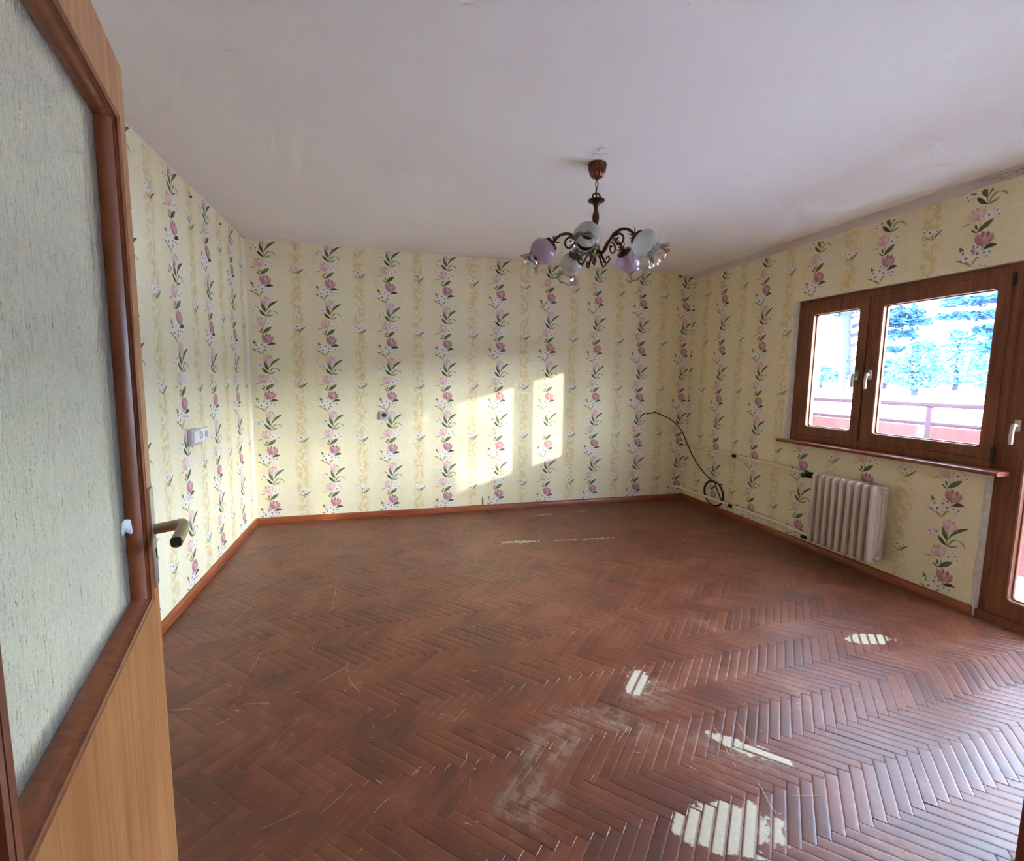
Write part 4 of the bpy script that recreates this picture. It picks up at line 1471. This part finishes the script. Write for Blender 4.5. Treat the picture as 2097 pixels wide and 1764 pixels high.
bm = B()  # unseen ridge, added to keep low sky glow off the upper walls
rk = random.Random(14)
prev = None
for i in range(97):
    az_ = math.radians(67 + 112 * i / 96)
    h_ = 5.8 * min(1.0, i / 8) * (1 + 0.10 * math.sin(i * 0.37) + 0.06 * math.sin(i * 1.3)) + rk.uniform(-0.35, 0.35)
    dirx, diry = math.sin(az_), math.cos(az_)
    row = [bm.verts.new((dirx * d_, diry * d_, z_)) for d_, z_ in ((46, 0.6), (50, 0.6 + h_ * 0.5), (55, 1.2 + h_), (64, 1.2 + h_ * 0.7), (75, 0.0))]
    if prev:
        for k in range(4): bm.faces.new((prev[k], row[k], row[k + 1], prev[k + 1]))
    prev = row
o = obj('added_shade_ridge', bm, FOLI_M, smooth=60); o['kind'] = 'structure'; tag(o, 'added unseen ridge that blocks low sky glow, right of the window view', 'added light blocker')


def gz(x, y):
    d = math.hypot(x, y)
    z = -1.2 + 2.32 * min(1.0, max(0.0, (d - 6) / 18)) ** 1.2
    return z + (max(0, d - 26) * 0.012)


def needles(bm, c, rx, rz, n, r, size):
    """a bough: many small blades in a flattened cloud"""
    for _ in range(n):
        a = r.uniform(0, 2 * PI); q = r.random() ** 0.5
        p = Vector((c[0] + rx * q * math.cos(a), c[1] + rx * q * math.sin(a), c[2] + rz * r.gauss(0, 0.45)))
        d = Vector((r.gauss(0, 1), r.gauss(0, 1), r.gauss(0, 0.35))).normalized() * size * r.uniform(0.6, 1.4)
        s_ = d.cross(Vector((r.gauss(0, 1), r.gauss(0, 1), r.gauss(0, 1)))).normalized() * size * 0.30
        v_ = [bm.verts.new(p + x) for x in (-d, s_, d, -s_)]
        bm.faces.new(v_)


def pine(name, x, y, h, boughs, mat, seed, label, tr=0.16, bare=None):
    r = random.Random(seed)
    z0 = gz(x, y)
    root = empty(name, (x, y, z0))
    tag(root, label, 'tree', 'trees beyond the balcony')
    bm = B()
    pts = [(r.uniform(-0.08, 0.08) * k, r.uniform(-0.08, 0.08) * k, h * k / 6 - (0.3 if k == 0 else 0)) for k in range(7)]
    tube(bm, pts, [tr * (1 - 0.11 * k) for k in range(7)], 9)
    for bx_, by_, bz_, rx, rz, n in boughs:
        tube(bm, [(0, 0, bz_ - z0 - 0.25), (bx_ * 0.6, by_ * 0.6, bz_ - z0 - 0.05), (bx_ * 1.1, by_ * 1.1, bz_ - z0)], [0.05, 0.035, 0.012], 6)
    obj('trunk', bm, BARK, root, smooth=60)
    bm = B()
    for bx_, by_, bz_, rx, rz, n in boughs:
        needles(bm, (bx_, by_, bz_ - z0), rx, rz, n, r, 0.10)
    obj('foliage', bm, mat, root, smooth=0)
    return root


rr_ = random.Random(3)
# near pine behind the mullion (trunk in the left pane), boughs into both panes
pine('pine_tree', 10.83, 8.87, 6.5, [(-0.15, 0.25, 3.15, 0.55, 0.16, 340), (0.10, -0.10, 3.45, 0.7, 0.16, 380), (0.45, -0.62, 2.95, 0.55, 0.20, 520), (0.62, -0.85, 2.75, 0.42, 0.10, 300), (0.50, -0.62, 2.50, 0.45, 0.12, 320), (0.42, -0.55, 2.15, 0.32, 0.08, 160),
                                          (0.35, -0.40, 1.75, 0.25, 0.18, 160), (0, 0, 4.1, 0.9, 0.25, 500), (0, 0, 4.8, 0.8, 0.25, 450), (0, 0, 5.4, 0.6, 0.2, 300)], FOLI_D, 5, 'dark pine with its bare trunk in the left window pane')
pine('pine_tree', 10.75, 5.45, 7.0, [(-0.45, 0.75, 2.88, 0.42, 0.08, 170), (-0.30, 0.55, 2.62, 0.40, 0.07, 150), (-0.50, 0.85, 2.62, 0.35, 0.06, 130), (-0.2, 0.5, 2.35, 0.28, 0.12, 170), (-0.25, 0.45, 2.05, 0.24, 0.10, 90), (0, 0, 3.6, 0.8, 0.2, 400), (0, 0, 4.4, 0.8, 0.2, 400), (0, 0, 5.2, 0.6, 0.2, 300), (0, 0, 6.0, 0.5, 0.2, 200)],
     FOLI_D, 9, 'dark pine whose branch tips enter the right window pane from the right')
# hazy wood behind
wood_ = []
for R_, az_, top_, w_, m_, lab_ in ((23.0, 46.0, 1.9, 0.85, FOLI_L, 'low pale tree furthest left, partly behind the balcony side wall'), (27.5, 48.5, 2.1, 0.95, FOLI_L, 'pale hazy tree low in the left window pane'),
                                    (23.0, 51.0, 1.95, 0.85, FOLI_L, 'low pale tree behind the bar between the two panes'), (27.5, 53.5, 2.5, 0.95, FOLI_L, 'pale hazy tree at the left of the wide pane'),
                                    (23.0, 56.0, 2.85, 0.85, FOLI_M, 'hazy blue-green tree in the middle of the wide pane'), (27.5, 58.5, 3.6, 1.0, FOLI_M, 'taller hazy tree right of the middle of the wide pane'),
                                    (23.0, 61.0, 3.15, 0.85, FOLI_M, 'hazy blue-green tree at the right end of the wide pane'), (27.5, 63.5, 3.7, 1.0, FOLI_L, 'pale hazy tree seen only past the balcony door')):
    wood_.append((R_ * math.sin(math.radians(az_)), R_ * math.cos(math.radians(az_)), top_, w_, m_, lab_))
for k, (x, y, top, wd, m, lab) in enumerate(wood_):
    z0 = gz(x, y)
    n_l = 5
    bs = []
    for q in range(n_l + 4):
        f = q / (n_l + 3)
        zz = z0 + 0.35 + (top - z0 - 0.35) * f
        ww = wd * (0.55 + 0.45 * math.sin(PI * min(1, f * 1.1 + 0.1)))
        bs.append((rr_.uniform(-0.12, 0.12), rr_.uniform(-0.12, 0.12), zz, ww * rr_.uniform(0.8, 1.0), 0.14, 300))
    pine('broadleaf_tree', x, y, max(1.2, top - z0), bs, m, 20 + k, lab, 0.10)
# pine on the sun's side that filters the sun on the balcony door
tp_ = Vector((3.4, 1.05, 1.1)) - SUN_DIR * 15.0
pine('pine_tree', tp_.x, tp_.y, 8.5, [(rr_.uniform(-0.35, 0.35), rr_.uniform(-0.35, 0.35), 2.6 + 0.30 * q, 0.50, 0.22, 380) for q in range(16)], FOLI_D, 77, 'tall pine on the sunny side of the balcony, right of the view')
# little shed roof under the left pane
bm = B()
sx, sy, sz = 8.6, 7.35, 0.84
prism(bm, [(-0.5, -0.16), (0.5, -0.30), (0.5, -0.26), (-0.5, -0.10)], 'x', -0.6, 0.6)
shd = empty('garden_shed', (sx, sy, gz(sx, sy)))
bm2 = B(); box(bm2, -0.5, 0.5, -0.45, 0.45, -0.1, 0.62 - gz(sx, sy)); obj('shed_wall', bm2, CONC, shd, smooth=0)
o = obj('shed_roof', bm, SHEDR, shd, smooth=0); o.location = (0, 0, 0.90 - gz(sx, sy))
tag(shd, 'small shed with a sloping blue-grey roof seen through the balcony rails', 'shed')
